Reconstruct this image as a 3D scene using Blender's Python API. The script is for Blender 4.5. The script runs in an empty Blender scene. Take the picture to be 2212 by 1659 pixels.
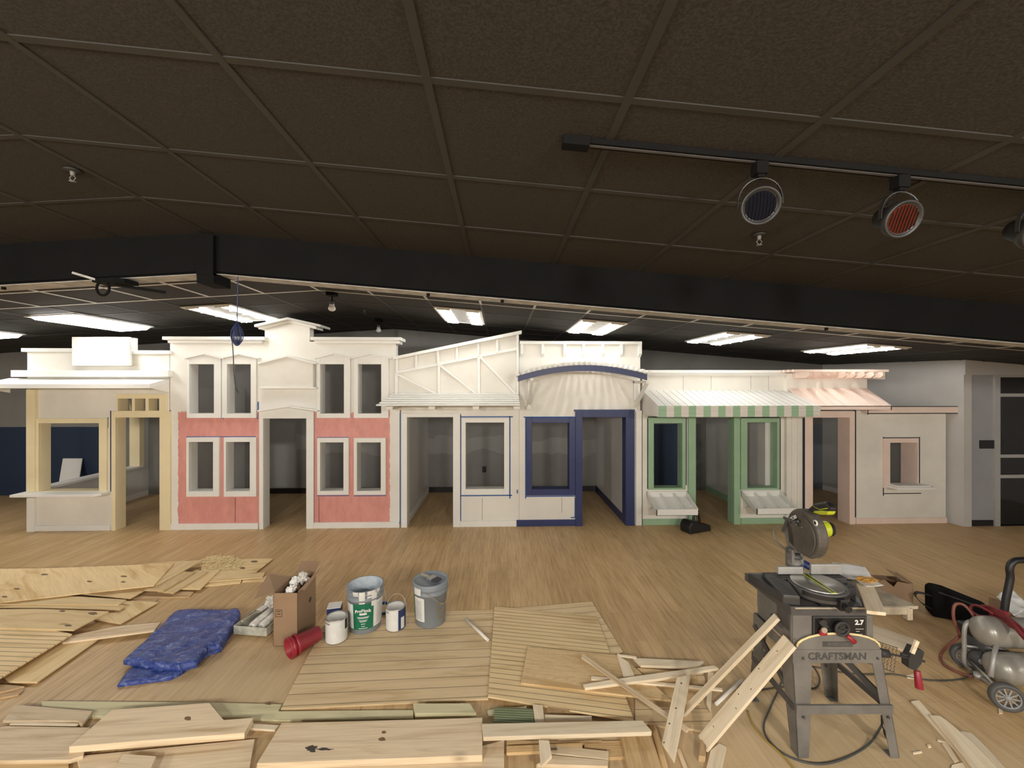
import bpy, bmesh, math, random
from mathutils import Vector as V, Matrix, noise
rnd = random.Random(7)
SC = bpy.context.scene
COL = SC.collection
PI = math.pi
# ------------------------------------------------------------------ camera, light, exposure
TH = math.radians(1.7); F = 880.0; CU, CV = 1106.0, 829.5; H = 2.1
cam_d = bpy.data.cameras.new('camera'); cam = bpy.data.objects.new('camera', cam_d); COL.objects.link(cam)
cam.location = (0, 0, H); cam.rotation_euler = (PI/2, 0, -TH)
cam_d.sensor_fit = 'HORIZONTAL'; cam_d.sensor_width = 36.0; cam_d.lens = 36.0*F/2212; cam_d.clip_start = 0.05
SC.camera = cam
world = bpy.data.worlds.new('world'); SC.world = world; world.use_nodes = True
world.node_tree.nodes['Background'].inputs[0].default_value = (0.9, 0.92, 1, 1)
world.node_tree.nodes['Background'].inputs[1].default_value = 0.0
SC.view_settings.view_transform = 'Standard'; SC.view_settings.look = 'None'
SC.view_settings.exposure = 0.35; SC.view_settings.gamma = 1.0; SC.view_settings.use_curve_mapping = False
SC.cycles.max_bounces = 6; SC.cycles.diffuse_bounces = 4
LIGHT_E = 12.0         # radiance of the ceiling troffers over the storefronts
ROOM_FILL_W = 300.0          # watts of each unseen fill lamp in the near half of the room
def room_light(x, y, z, w):        # unseen point lamps behind the camera, added to brighten the facade
    l = bpy.data.lights.new('room_light', 'POINT'); l.shadow_soft_size = 0.22; l.energy = w
    l.color = (1.0, 0.95, 0.87)
    o = bpy.data.objects.new('room_light', l); COL.objects.link(o); o.location = (x, y, z)
for x in (-5.0, -1.7, 1.7, 5.0):
    room_light(x, -1.9, 2.55, ROOM_FILL_W)

# ------------------------------------------------------------------ picture measurements -> places in the room
RX = V((math.cos(TH), -math.sin(TH), 0)); FW = V((math.sin(TH), math.cos(TH), 0)); EYE = V((0, 0, H))
def ray(u, v): return RX*((u-CU)/F) + FW + V((0, 0, (CV-v)/F))
def onz(u, v, z=0.0): r = ray(u, v); return EYE + r*((z-H)/r.z)
def ony(u, v, Y): r = ray(u, v); return EYE + r*(Y/r.y)
def atd(u, v, d): return EYE + ray(u, v)*d
def cf(x, d, z=0.0): return RX*x + FW*d + V((0, 0, z))

# ------------------------------------------------------------------ materials
def nodes_of(name):
    m = bpy.data.materials.new(name); m.use_nodes = True
    nt = m.node_tree; b = nt.nodes['Principled BSDF']
    return m, nt, b
def lk(nt, a, b): nt.links.new(a, b)
def nd(nt, t, **kw):
    n = nt.nodes.new(t)
    for k, v in kw.items(): setattr(n, k, v)
    return n
def ramp(nt, fac, stops):
    r = nd(nt, 'ShaderNodeValToRGB'); cr = r.color_ramp
    while len(cr.elements) < len(stops): cr.elements.new(0.5)
    for e, (p, c) in zip(cr.elements, stops): e.position = p; e.color = (*c, 1)
    lk(nt, fac, r.inputs[0]); return r.outputs[0]
def mixc(nt, fac, a, b, mode='MIX'):
    n = nd(nt, 'ShaderNodeMix', data_type='RGBA', blend_type=mode)
    for i, s in ((0, fac), (6, a), (7, b)):
        if hasattr(s, 'links') or hasattr(s, 'is_linked'): lk(nt, s, n.inputs[i])
        elif isinstance(s, (int, float)): n.inputs[i].default_value = s
        else: n.inputs[i].default_value = (*s, 1)
    return n.outputs[2]
def mth(nt, op, a, b=None, c=None):
    n = nd(nt, 'ShaderNodeMath', operation=op)
    for i, s in enumerate((a, b, c)):
        if s is None: continue
        if isinstance(s, (int, float)): n.inputs[i].default_value = s
        else: lk(nt, s, n.inputs[i])
    return n.outputs[0]
def noise_of(nt, vec, scale, detail=4, rough=0.55, dist=0.0):
    n = nd(nt, 'ShaderNodeTexNoise'); n.inputs['Scale'].default_value = scale; n.inputs['Detail'].default_value = detail
    n.inputs['Roughness'].default_value = rough; n.inputs['Distortion'].default_value = dist
    if vec is not None: lk(nt, vec, n.inputs['Vector'])
    return n.outputs['Fac']
def objco(nt, scale=(1, 1, 1), rand=0.0, which='Object'):
    t = nd(nt, 'ShaderNodeTexCoord'); m = nd(nt, 'ShaderNodeMapping'); m.inputs['Scale'].default_value = scale
    lk(nt, t.outputs[which], m.inputs['Vector'])
    if rand:
        oi = nd(nt, 'ShaderNodeObjectInfo'); k = mth(nt, 'MULTIPLY', oi.outputs['Random'], rand)
        cx = nd(nt, 'ShaderNodeCombineXYZ'); lk(nt, k, cx.inputs[0]); lk(nt, k, cx.inputs[1]); lk(nt, k, cx.inputs[2])
        lk(nt, cx.outputs[0], m.inputs['Location'])
    return m.outputs[0]
def bump(nt, b, h, strength=0.2, dist=0.002):
    n = nd(nt, 'ShaderNodeBump'); n.inputs['Strength'].default_value = strength; n.inputs['Distance'].default_value = dist
    lk(nt, h, n.inputs['Height']); lk(nt, n.outputs[0], b.inputs['Normal'])
def sset(b, col=None, rough=0.5, metal=0.0, spec=None):
    if col is not None: b.inputs['Base Color'].default_value = (*col, 1)
    b.inputs['Roughness'].default_value = rough; b.inputs['Metallic'].default_value = metal
    if spec is not None: b.inputs['Specular IOR Level'].default_value = spec
def paint(name, col, rough=0.55, var=0.12, scale=3.0, metal=0.0, bmp=0.08, spec=None):
    m, nt, b = nodes_of(name); sset(b, col, rough, metal, spec)
    v = objco(nt); n = noise_of(nt, v, scale, 6, 0.6)
    lo = tuple(c*(1-var) for c in col); hi = tuple(min(1, c*(1+var*0.4)) for c in col)
    lk(nt, ramp(nt, n, [(0.3, lo), (0.65, hi)]), b.inputs['Base Color'])
    if bmp: bump(nt, b, noise_of(nt, v, 60, 3), bmp, 0.002)
    return m
def wood(name, light, dark, groove=0.0, knots=True, stretch=16.0, rough=0.6, figure=False, fine=0.5):
    m, nt, b = nodes_of(name); sset(b, light, rough, spec=0.25)
    v = objco(nt, (1.3, stretch, stretch), 40.0)
    n1 = noise_of(nt, v, 1.0, 5, 0.55, 0.9)
    col = ramp(nt, n1, [(0.30, dark), (0.48, light), (0.6, tuple(min(1, c*1.06) for c in light)), (0.72, tuple(l*0.6+d*0.4 for l, d in zip(light, dark)))])
    v2 = objco(nt, (3.0, 110, 110), 40.0); n2 = noise_of(nt, v2, 1.0, 3)
    col = mixc(nt, mth(nt, 'MULTIPLY', ramp(nt, n2, [(0.45, (0, 0, 0)), (0.7, (1, 1, 1))]), fine), col, tuple(d*0.95 for d in dark))
    if figure:
        vw = objco(nt, (2.2, 5.5, 5.5), 40.0); nw = noise_of(nt, vw, 1.6, 2, 0.5, 1.2)
        rg = mth(nt, 'FRACT', mth(nt, 'MULTIPLY', nw, 13.0))
        col = mixc(nt, ramp(nt, rg, [(0.0, (0.6,)*3), (0.18, (0.15,)*3), (0.5, (0, 0, 0)), (1, (0.25,)*3)]), col, dark)
    if knots:
        vk = objco(nt, (1.8, 4.5, 4.5), 40.0); vo = nd(nt, 'ShaderNodeTexVoronoi'); vo.inputs['Scale'].default_value = 0.9
        lk(nt, vk, vo.inputs['Vector'])
        k = ramp(nt, vo.outputs['Distance'], [(0.035, (0.85,)*3), (0.075, (0.25,)*3), (0.11, (0, 0, 0))])
        col = mixc(nt, k, col, tuple(d*0.42 for d in dark))
    oi = nd(nt, 'ShaderNodeObjectInfo')
    br = mth(nt, 'MULTIPLY_ADD', oi.outputs['Random'], 0.26, 0.86)
    cc = nd(nt, 'ShaderNodeCombineColor')
    for i in range(3): lk(nt, br, cc.inputs[i])
    col = mixc(nt, 1.0, col, cc.outputs[0], 'MULTIPLY')
    if groove:
        t = nd(nt, 'ShaderNodeTexCoord'); s = nd(nt, 'ShaderNodeSeparateXYZ'); lk(nt, t.outputs['Object'], s.inputs[0])
        fr = mth(nt, 'FRACT', mth(nt, 'MULTIPLY_ADD', s.outputs[1], 1.0/groove, 50.3))
        g = mth(nt, 'LESS_THAN', fr, 0.007/groove)
        col = mixc(nt, mth(nt, 'MULTIPLY', g, 0.72), col, tuple(d*0.3 for d in dark))
        bump(nt, b, mth(nt, 'SUBTRACT', 1.0, g), 0.6, 0.004)
    lk(nt, col, b.inputs['Base Color'])
    return m
M = {}
M['white'] = paint('white_paint', (0.80, 0.79, 0.75), 0.45, 0.06, 2.0)
M['white_thin'] = paint('thin_white_paint', (0.755, 0.725, 0.66), 0.5, 0.10, 1.6)
M['yellow'] = paint('pale_yellow_paint', (0.80, 0.69, 0.45), 0.5, 0.06)
M['pink'] = paint('pink_paint', (0.68, 0.285, 0.25), 0.5, 0.10)
M['navy'] = paint('navy_paint', (0.021, 0.033, 0.120), 0.4, 0.15)
M['green'] = paint('sage_green_paint', (0.30, 0.46, 0.30), 0.5, 0.10)
M['blush'] = paint('blush_paint', (0.80, 0.64, 0.56), 0.5, 0.08)
M['tape'] = paint('blue_masking_tape', (0.03, 0.11, 0.33), 0.6, 0.2, 20)
M['darktape'] = paint('dark_masking_tape', (0.012, 0.016, 0.03), 0.6, 0.2, 20)
M['black'] = paint('black_plastic', (0.012, 0.012, 0.013), 0.45, 0.2, 8)
M['flatblack'] = paint('flat_black_paint', (0.006, 0.006, 0.006), 0.8, 0.2, 4, spec=0.1)
M['dust_black'] = paint('dusty_black_plastic', (0.035, 0.034, 0.034), 0.6, 0.35, 9)
M['saw_grey'] = paint('dusty_grey_metal', (0.165, 0.155, 0.14), 0.55, 0.3, 6)
M['saw_dark'] = paint('dark_grey_metal', (0.075, 0.072, 0.072), 0.45, 0.3, 7)
M['guard'] = paint('dusty_brown_plastic', (0.085, 0.075, 0.062), 0.6, 0.4, 9)
M['steel'] = paint('brushed_steel', (0.55, 0.54, 0.52), 0.35, 0.15, 10, metal=0.85)
M['alu'] = paint('cast_aluminium', (0.42, 0.41, 0.39), 0.5, 0.2, 12, metal=0.4)
M['dust_metal'] = paint('sawdust_covered_metal', (0.34, 0.29, 0.21), 0.65, 0.5, 9)
M['traymat'] = paint('paint_smeared_tray', (0.47, 0.47, 0.40), 0.4, 0.45, 14)
M['lime'] = paint('lime_plastic', (0.46, 0.52, 0.02), 0.4, 0.1)
M['red'] = paint('red_plastic', (0.31, 0.020, 0.034), 0.35, 0.15)
M['redhose'] = paint('red_rubber', (0.20, 0.022, 0.028), 0.5, 0.2)
M['hosebrown'] = paint('dusty_red_rubber', (0.22, 0.075, 0.055), 0.6, 0.2)
M['pail'] = paint('grey_pail_plastic', (0.235, 0.265, 0.295), 0.4, 0.1)
M['pail_in'] = paint('primer_coated_plastic', (0.50, 0.56, 0.61), 0.4, 0.25, 14)
M['label'] = paint('white_label', (0.72, 0.72, 0.70), 0.5, 0.08, 20)
M['greenlabel'] = paint('green_label', (0.005, 0.145, 0.075), 0.5, 0.05)
M['bluelabel'] = paint('blue_label', (0.02, 0.035, 0.12), 0.5, 0.1)
M['print'] = paint('grey_print', (0.25, 0.25, 0.26), 0.6, 0.1)
M['card'] = paint('cardboard', (0.31, 0.200, 0.118), 0.75, 0.10, 4)
M['plastic'] = paint('clear_plastic_wrap', (0.74, 0.71, 0.66), 0.2, 0.25, 30)
M['paper'] = paint('paper', (0.88, 0.87, 0.85), 0.6, 0.06, 12)
M['pvc'] = paint('white_rod', (0.80, 0.76, 0.69), 0.5, 0.05)
M['tank'] = paint('grey_tank_enamel', (0.33, 0.315, 0.28), 0.32, 0.12, 5, metal=0.25)
M['tyre'] = paint('grey_rubber', (0.085, 0.085, 0.085), 0.6, 0.2)
M['hub'] = paint('grey_wheel_plastic', (0.30, 0.30, 0.29), 0.5, 0.1)
M['cord'] = paint('grey_cord', (0.06, 0.065, 0.062), 0.5, 0.1)
M['cordyellow'] = paint('yellow_cord', (0.38, 0.26, 0.05), 0.5, 0.1)
M['orange'] = paint('orange_mark', (0.8, 0.22, 0.02), 0.5, 0.1)
M['bristle'] = paint('bristles', (0.05, 0.045, 0.06), 0.7, 0.3, 60)
M['handlewood'] = paint('paint_stained_wood', (0.42, 0.36, 0.26), 0.6, 0.3, 20)
M['sawdust'] = paint('sawdust_shavings', (0.85, 0.68, 0.36), 0.8, 0.25, 30)
M['glassdark'] = paint('dark_glass', (0.012, 0.013, 0.016), 0.08, 0.1)
M['doorframe'] = paint('painted_door_frame', (0.40, 0.395, 0.385), 0.45, 0.08)
M['cement'] = paint('primer_grey', (0.46, 0.45, 0.43), 0.6, 0.35, 14)
M['lamp_blue'] = paint('blue_lens', (0.005, 0.0055, 0.011), 0.8, 0.2, 30, spec=0.1)
M['lamp_red'] = paint('red_lens', (0.095, 0.014, 0.005), 0.8, 0.2, 30, spec=0.1)
M['lamp_body'] = paint('black_lamp_metal', (0.018, 0.017, 0.016), 0.45, 0.2)
M['bulb'] = paint('frosted_bulb', (0.75, 0.74, 0.70), 0.3, 0.05)
M['pine'] = wood('pine', (0.75, 0.605, 0.42), (0.53, 0.375, 0.215), fine=0.35)
M['pine_pale'] = wood('pale_pine', (0.82, 0.70, 0.52), (0.64, 0.49, 0.30), fine=0.3)
M['ply'] = wood('plywood', (0.77, 0.585, 0.325), (0.58, 0.385, 0.165), stretch=9, fine=0.3)
M['ply_fig'] = wood('figured_plywood', (0.74, 0.55, 0.31), (0.52, 0.33, 0.14), figure=True, knots=False, stretch=7)
M['groove_wide'] = wood('wide_grooved_panel', (0.74, 0.57, 0.35), (0.57, 0.40, 0.21), groove=0.098, knots=False, stretch=9, fine=0.3)
M['groove_fine'] = wood('fine_grooved_panel', (0.78, 0.60, 0.345), (0.58, 0.395, 0.185), groove=0.049, knots=False, stretch=11, fine=0.35)
M['treated'] = wood('treated_lumber', (0.60, 0.55, 0.35), (0.44, 0.40, 0.23), fine=0.3)
M['treated_green'] = wood('green_treated_lumber', (0.30, 0.35, 0.20), (0.15, 0.20, 0.09), groove=0.018, knots=False)
M['dark_pine'] = wood('aged_pine', (0.66, 0.47, 0.25), (0.44, 0.27, 0.11))
M['brownwood'] = wood('brown_pine', (0.56, 0.39, 0.22), (0.38, 0.24, 0.115))  # browner pine tone for some lower boards and an end block
def tarp_material():
    m, nt, b = nodes_of('blue_tarp'); sset(b, (0.02, 0.05, 0.24), 0.33)
    v = objco(nt, (1.0, 1.7, 1)); n = noise_of(nt, v, 13, 8, 0.72, 0.9)
    lk(nt, ramp(nt, n, [(0.34, (0.012, 0.026, 0.15)), (0.50, (0.035, 0.065, 0.28)), (0.59, (0.11, 0.15, 0.37)), (0.70, (0.40, 0.44, 0.60))]), b.inputs['Base Color'])  # pale ramp end paints whitish sheen streaks into the tarp colour
    bump(nt, b, noise_of(nt, v, 18, 5, 0.6, 1.2), 0.55, 0.02)
    return m
M['tarp'] = tarp_material()
def emit(name, col, s):
    m, nt, b = nodes_of(name); sset(b, (0.8, 0.8, 0.8), 0.5)
    b.inputs['Emission Color'].default_value = (*col, 1); b.inputs['Emission Strength'].default_value = s
    return m
M['tube'] = emit('lit_diffuser', (1.0, 0.98, 0.93), LIGHT_E)
M['tube_bright'] = emit('lit_tube', (1.0, 0.985, 0.94), LIGHT_E*3.2)
M['downlight'] = emit('lit_downlight', (1.0, 0.97, 0.9), 4.0)
def floor_material():
    m, nt, b = nodes_of('vinyl_plank_floor'); sset(b, (0.4, 0.25, 0.12), 0.42, spec=0.35)
    t = nd(nt, 'ShaderNodeTexCoord'); mp = nd(nt, 'ShaderNodeMapping'); mp.inputs['Rotation'].default_value = (0, 0, PI/2)
    lk(nt, t.outputs['Object'], mp.inputs['Vector'])
    br = nd(nt, 'ShaderNodeTexBrick'); br.inputs['Scale'].default_value = 1.0
    br.inputs['Brick Width'].default_value = 1.1; br.inputs['Row Height'].default_value = 0.10; br.inputs['Mortar Size'].default_value = 0.0015
    br.inputs['Color1'].default_value = (0.60, 0.415, 0.215, 1); br.inputs['Color2'].default_value = (0.51, 0.345, 0.168, 1)
    br.inputs['Mortar'].default_value = (0.38, 0.245, 0.115, 1); br.offset = 0.37
    lk(nt, mp.outputs[0], br.inputs['Vector'])
    v = objco(nt, (38, 2.4, 1)); n = noise_of(nt, v, 1.0, 6, 0.65)
    col = mixc(nt, 0.85, br.outputs['Color'], ramp(nt, n, [(0.3, (0.66, 0.60, 0.52)), (0.55, (1.0, 1.0, 1.0)), (0.75, (1.22, 1.22, 1.2))]), 'MULTIPLY')
    s = nd(nt, 'ShaderNodeSeparateXYZ'); lk(nt, t.outputs['Object'], s.inputs[0])
    # sawdust scattered around the saw and the cutting area
    dx = mth(nt, 'DIVIDE', mth(nt, 'SUBTRACT', s.outputs[0], 1.3), 2.2); dy = mth(nt, 'DIVIDE', mth(nt, 'SUBTRACT', s.outputs[1], 2.0), 0.95)
    rr = mth(nt, 'SQRT', mth(nt, 'ADD', mth(nt, 'MULTIPLY', dx, dx), mth(nt, 'MULTIPLY', dy, dy)))
    nn = noise_of(nt, objco(nt), 3.5, 7, 0.7)
    k = mth(nt, 'ADD', rr, mth(nt, 'MULTIPLY', mth(nt, 'SUBTRACT', nn, 0.5), 1.6))
    dx2 = mth(nt, 'DIVIDE', mth(nt, 'ADD', s.outputs[0], 1.75), 0.75); dy2 = mth(nt, 'DIVIDE', mth(nt, 'SUBTRACT', s.outputs[1], 2.85), 0.5)
    r2 = mth(nt, 'ADD', mth(nt, 'SQRT', mth(nt, 'ADD', mth(nt, 'MULTIPLY', dx2, dx2), mth(nt, 'MULTIPLY', dy2, dy2))), mth(nt, 'MULTIPLY', mth(nt, 'SUBTRACT', nn, 0.5), 2.0))
    kk = mth(nt, 'MINIMUM', k, r2)
    dust = ramp(nt, kk, [(0.35, (0.62,)*3), (0.75, (0.42,)*3), (1.0, (0, 0, 0))])
    col = mixc(nt, dust, col, (0.60, 0.47, 0.30))
    lk(nt, col, b.inputs['Base Color'])
    rgh = ramp(nt, kk, [(0.5, (0.7,)*3), (1.0, (0.42,)*3)]); lk(nt, rgh, b.inputs['Roughness'])
    bump(nt, b, n, 0.12, 0.002)
    return m
M['floor'] = floor_material()
def ceiling_material():
    m, nt, b = nodes_of('black_painted_tile'); sset(b, (0.05, 0.045, 0.04), 0.75, spec=0.2)
    v = objco(nt); n = noise_of(nt, v, 130, 2)
    lk(nt, ramp(nt, n, [(0.35, (0.028, 0.0255, 0.022)), (0.65, (0.046, 0.042, 0.037))]), b.inputs['Base Color'])
    bump(nt, b, n, 0.3, 0.002); return m
M['tile'] = ceiling_material()
M['tbar'] = paint('black_painted_grid', (0.028, 0.026, 0.022), 0.6, 0.2)
M['tbar_pale'] = paint('bare_white_grid', (0.62, 0.61, 0.58), 0.4, 0.15)  # paler grid colour for the stretch just behind the beam
def backwall_material():
    m, nt, b = nodes_of('half_painted_wall'); sset(b, (0.4, 0.4, 0.4), 0.6)
    t = nd(nt, 'ShaderNodeTexCoord'); s = nd(nt, 'ShaderNodeSeparateXYZ'); lk(nt, t.outputs['Object'], s.inputs[0])
    X, Z = s.outputs[0], s.outputs[2]
    n = noise_of(nt, objco(nt), 2.5, 5, 0.6); nf = noise_of(nt, objco(nt, (5, 1, 5)), 1.0, 3, 0.45)
    w = mth(nt, 'MULTIPLY', mth(nt, 'SUBTRACT', nf, 0.5), 0.10)
    def between(c, a, d, amt=1.0):
        cc = mth(nt, 'MULTIPLY_ADD', w, amt, c)
        return mth(nt, 'MULTIPLY', mth(nt, 'GREATER_THAN', cc, a), mth(nt, 'LESS_THAN', cc, d))
    base = ramp(nt, n, [(0.3, (0.22, 0.213, 0.20)), (0.7, (0.26, 0.252, 0.24))])
    patch = mth(nt, 'MULTIPLY', between(X, -3.9, 2.6), between(mth(nt, 'MULTIPLY_ADD', noise_of(nt, objco(nt, (1.0, 1, 1.6)), 1.6, 3, 0.5), 0.5, Z), 1.02, 1.30, 1.0))
    col = mixc(nt, mth(nt, 'MULTIPLY', patch, 0.4), base, (0.42, 0.415, 0.40))
    grey = mth(nt, 'MULTIPLY', between(X, 4.2, 9.0), between(Z, -1, 1.30))
    col = mixc(nt, grey, col, (0.17, 0.19, 0.225))
    nav = mth(nt, 'MAXIMUM', mth(nt, 'MULTIPLY', between(X, -30, -7.18, 0.5), between(Z, -1, 1.29, 0.2)), mth(nt, 'MULTIPLY', mth(nt, 'MULTIPLY', mth(nt, 'GREATER_THAN', X, 2.0), ramp(nt, mth(nt, 'MULTIPLY_ADD', w, 2.5, mth(nt, 'SUBTRACT', X, 3.4)), [(0.40, (1, 1, 1)), (0.60, (0, 0, 0))])), between(Z, -1, 1.31, 0.2)))
    col = mixc(nt, nav, col, (0.016, 0.033, 0.072))
    lk(nt, col, b.inputs['Base Color']); bump(nt, b, noise_of(nt, objco(nt), 40, 3), 0.08, 0.003)
    return m
M['backwall'] = backwall_material()
M['wallgrey'] = paint('grey_wall_paint', (0.50, 0.485, 0.46), 0.6, 0.10, 1.3)
M['wallcool'] = paint('cool_grey_wall_paint', (0.33, 0.335, 0.35), 0.6, 0.10, 1.3)
M['partition'] = paint('white_partition_paint', (0.62, 0.61, 0.585), 0.6, 0.12, 1.2)
def pinkwall_material(xl, xr, ztop):
    m, nt, b = nodes_of('partly_pink_wall'); sset(b, (0.7, 0.7, 0.7), 0.5)
    t = nd(nt, 'ShaderNodeTexCoord'); s = nd(nt, 'ShaderNodeSeparateXYZ'); lk(nt, t.outputs['Object'], s.inputs[0])
    X, Z = s.outputs[0], s.outputs[2]
    nh = noise_of(nt, objco(nt, (22, 1, 2.5)), 1.0, 4, 0.7); nv = noise_of(nt, objco(nt, (2, 1, 9)), 1.0, 4, 0.7)
    zz = mth(nt, 'MULTIPLY_ADD', mth(nt, 'SUBTRACT', nh, 0.5), 0.16, Z); xx = mth(nt, 'MULTIPLY_ADD', mth(nt, 'SUBTRACT', nv, 0.5), 0.06, X)
    k = mth(nt, 'MULTIPLY', mth(nt, 'LESS_THAN', zz, ztop), mth(nt, 'MULTIPLY', mth(nt, 'GREATER_THAN', xx, xl), mth(nt, 'LESS_THAN', xx, xr)))
    n = noise_of(nt, objco(nt), 2.2, 6, 0.6)
    wcol = ramp(nt, n, [(0.3, (0.735, 0.705, 0.64)), (0.7, (0.80, 0.78, 0.735))])
    pcol = ramp(nt, noise_of(nt, objco(nt, (6, 6, 2.5)), 2.0, 6, 0.65), [(0.3, (0.60, 0.255, 0.225)), (0.7, (0.74, 0.33, 0.285))])
    lk(nt, mixc(nt, k, wcol, pcol), b.inputs['Base Color'])
    return m

# ------------------------------------------------------------------ mesh builder
class MB:
    def __init__(s): s.bm = bmesh.new()
    def face(s, pts):
        vs = [s.bm.verts.new(p) for p in pts]
        try: return s.bm.faces.new(vs)
        except ValueError: return None
    def prism(s, pts, vec):
        n = len(pts); vec = V(vec); a = [s.bm.verts.new(p) for p in pts]; b = [s.bm.verts.new(V(p)+vec) for p in pts]
        s.bm.faces.new(a); s.bm.faces.new(b[::-1])
        for i in range(n): s.bm.faces.new((a[i], b[i], b[(i+1) % n], a[(i+1) % n]))
        return s
    def box(s, x0, x1, y0, y1, z0, z1):
        return s.prism([(x0, y0, z0), (x1, y0, z0), (x1, y0, z1), (x0, y0, z1)], (0, y1-y0, 0))
    def beam(s, p, q, w, h, up=(0, 0, 1), roll=0.0):
        p, q = V(p), V(q); d = (q-p).normalized(); u = V(up)
        if abs(d.dot(u)) > 0.98: u = V((0, 1, 0))
        sd = d.cross(u).normalized(); u = sd.cross(d).normalized()
        if roll: sd, u = sd*math.cos(roll)+u*math.sin(roll), u*math.cos(roll)-sd*math.sin(roll)
        return s.prism([p+sd*w/2+u*h/2, p-sd*w/2+u*h/2, p-sd*w/2-u*h/2, p+sd*w/2-u*h/2], q-p)
    def frust(s, p, q, r0, r1, n=20, caps=True):
        p, q = V(p), V(q); d = (q-p).normalized(); u = V((0, 0, 1)) if abs(d.z) < 0.95 else V((1, 0, 0))
        a = d.cross(u).normalized(); b = d.cross(a).normalized()
        A = [s.bm.verts.new(p+(a*math.cos(2*PI*i/n)+b*math.sin(2*PI*i/n))*r0) for i in range(n)]
        B = [s.bm.verts.new(q+(a*math.cos(2*PI*i/n)+b*math.sin(2*PI*i/n))*r1) for i in range(n)]
        for i in range(n): s.bm.faces.new((A[i], A[(i+1) % n], B[(i+1) % n], B[i])).smooth = True
        if caps: s.bm.faces.new(A[::-1]); s.bm.faces.new(B)
        return s
    def lathe(s, prof, c=(0, 0, 0), ax=(0, 0, 1), n=32, a0=0.0, a1=2*PI):
        c, d = V(c), V(ax).normalized(); u = V((1, 0, 0)) if abs(d.x) < 0.9 else V((0, 1, 0))
        a = (u-d*u.dot(d)).normalized(); b = d.cross(a); full = abs(a1-a0-2*PI) < 1e-6
        m = n if full else n+1; rings = []
        for r, h in prof:
            rings.append([s.bm.verts.new(c+d*h+(a*math.cos(a0+(a1-a0)*i/n)+b*math.sin(a0+(a1-a0)*i/n))*max(r, 1e-5)) for i in range(m)])
        for A, B in zip(rings, rings[1:]):
            for i in range(n):
                j = (i+1) % m
                s.bm.faces.new((A[i], A[j], B[j], B[i])).smooth = True
        return s
    def tube(s, pts, r, n=8, closed=False):
        pts = [V(p) for p in pts]; k = len(pts); rings = []; prev = None
        for i, p in enumerate(pts):
            if closed: t = pts[(i+1) % k]-pts[i-1]
            else: t = pts[min(i+1, k-1)]-pts[max(i-1, 0)]
            t.normalize()
            if prev is None:
                u = V((0, 0, 1)) if abs(t.z) < 0.9 else V((1, 0, 0)); a = t.cross(u).normalized()
            else: a = (prev-t*prev.dot(t)).normalized()
            prev = a; b = t.cross(a); rr = r[i] if isinstance(r, (list, tuple)) else r
            rings.append([s.bm.verts.new(p+(a*math.cos(2*PI*j/n)+b*math.sin(2*PI*j/n))*rr) for j in range(n)])
        for i in range(k if closed else k-1):
            A, B = rings[i], rings[(i+1) % k]
            for j in range(n): s.bm.faces.new((A[j], A[(j+1) % n], B[(j+1) % n], B[j])).smooth = True
        if not closed: s.bm.faces.new(rings[0][::-1]); s.bm.faces.new(rings[-1])
        return s
    def ball(s, c, r, sc=(1, 1, 1), u=16, v=10):
        g = bmesh.ops.create_uvsphere(s.bm, u_segments=u, v_segments=v, radius=r)
        for w in g['verts']: w.co = V((w.co.x*sc[0], w.co.y*sc[1], w.co.z*sc[2]))+V(c)
        for w in g['verts']:
            for f in w.link_faces: f.smooth = True
        return s
    def build(s, name, mat, parent=None, bevel=0.0, matrix=None):
        bmesh.ops.recalc_face_normals(s.bm, faces=s.bm.faces)
        me = bpy.data.meshes.new(name); s.bm.to_mesh(me); s.bm.free()
        me.materials.append(M[mat] if isinstance(mat, str) else mat)
        o = bpy.data.objects.new(name, me); COL.objects.link(o)
        if matrix is not None: o.matrix_world = matrix
        if parent is not None: o.parent = parent
        if bevel:
            b = o.modifiers.new('bevel', 'BEVEL'); b.width = bevel; b.segments = 2; b.limit_method = 'ANGLE'; b.angle_limit = 0.7
        return o
def spline(pts, n=8):
    pts = [V(p) for p in pts]; P = [pts[0]*2-pts[1]]+pts+[pts[-1]*2-pts[-2]]; out = []
    for i in range(1, len(P)-2):
        a, b, c, d = P[i-1:i+3]
        for k in range(n):
            t = k/n; out.append(0.5*((2*b)+(c-a)*t+(2*a-5*b+4*c-d)*t*t+(3*b-a-3*c+d)*t**3))
    out.append(pts[-1]); return out
def tag(o, label, cat, group=None, kind=None):
    o['label'] = label; o['category'] = cat
    if group: o['group'] = group
    if kind: o['kind'] = kind
    return o
def struct(o, label, cat=None):
    o['kind'] = 'structure'; o['label'] = label; o['category'] = cat or o.name.split('_')[0]
    return o
def thing(name, label, cat, loc=(0, 0, 0), rz=0.0, group=None):
    o = bpy.data.objects.new(name, None); COL.objects.link(o); o.location = loc; o.rotation_euler = (0, 0, rz)
    o.empty_display_size = 0.1
    return tag(o, label, cat, group)
def text(body, name, mat, parent, mtx, size, ext=0.0006, bold=0.0, sx=1.0):
    c = bpy.data.curves.new(name, 'FONT'); c.body = body; c.size = size; c.extrude = ext; c.align_x = 'CENTER'; c.align_y = 'CENTER'; c.offset = bold
    c.materials.append(M[mat]); tmp = bpy.data.objects.new(name+'_outline', c); me = bpy.data.meshes.new_from_object(tmp); bpy.data.objects.remove(tmp)
    o = bpy.data.objects.new(name, me); COL.objects.link(o); o.parent = parent
    o.matrix_local = mtx @ Matrix.Diagonal((sx, 1, 1, 1)); return o
def frame_m(o, x, n):
    x, n = V(x).normalized(), V(n).normalized(); y = n.cross(x); x = y.cross(n)
    return Matrix(((x.x, y.x, n.x, o[0]), (x.y, y.y, n.y, o[1]), (x.z, y.z, n.z, o[2]), (0, 0, 0, 1)))
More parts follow.
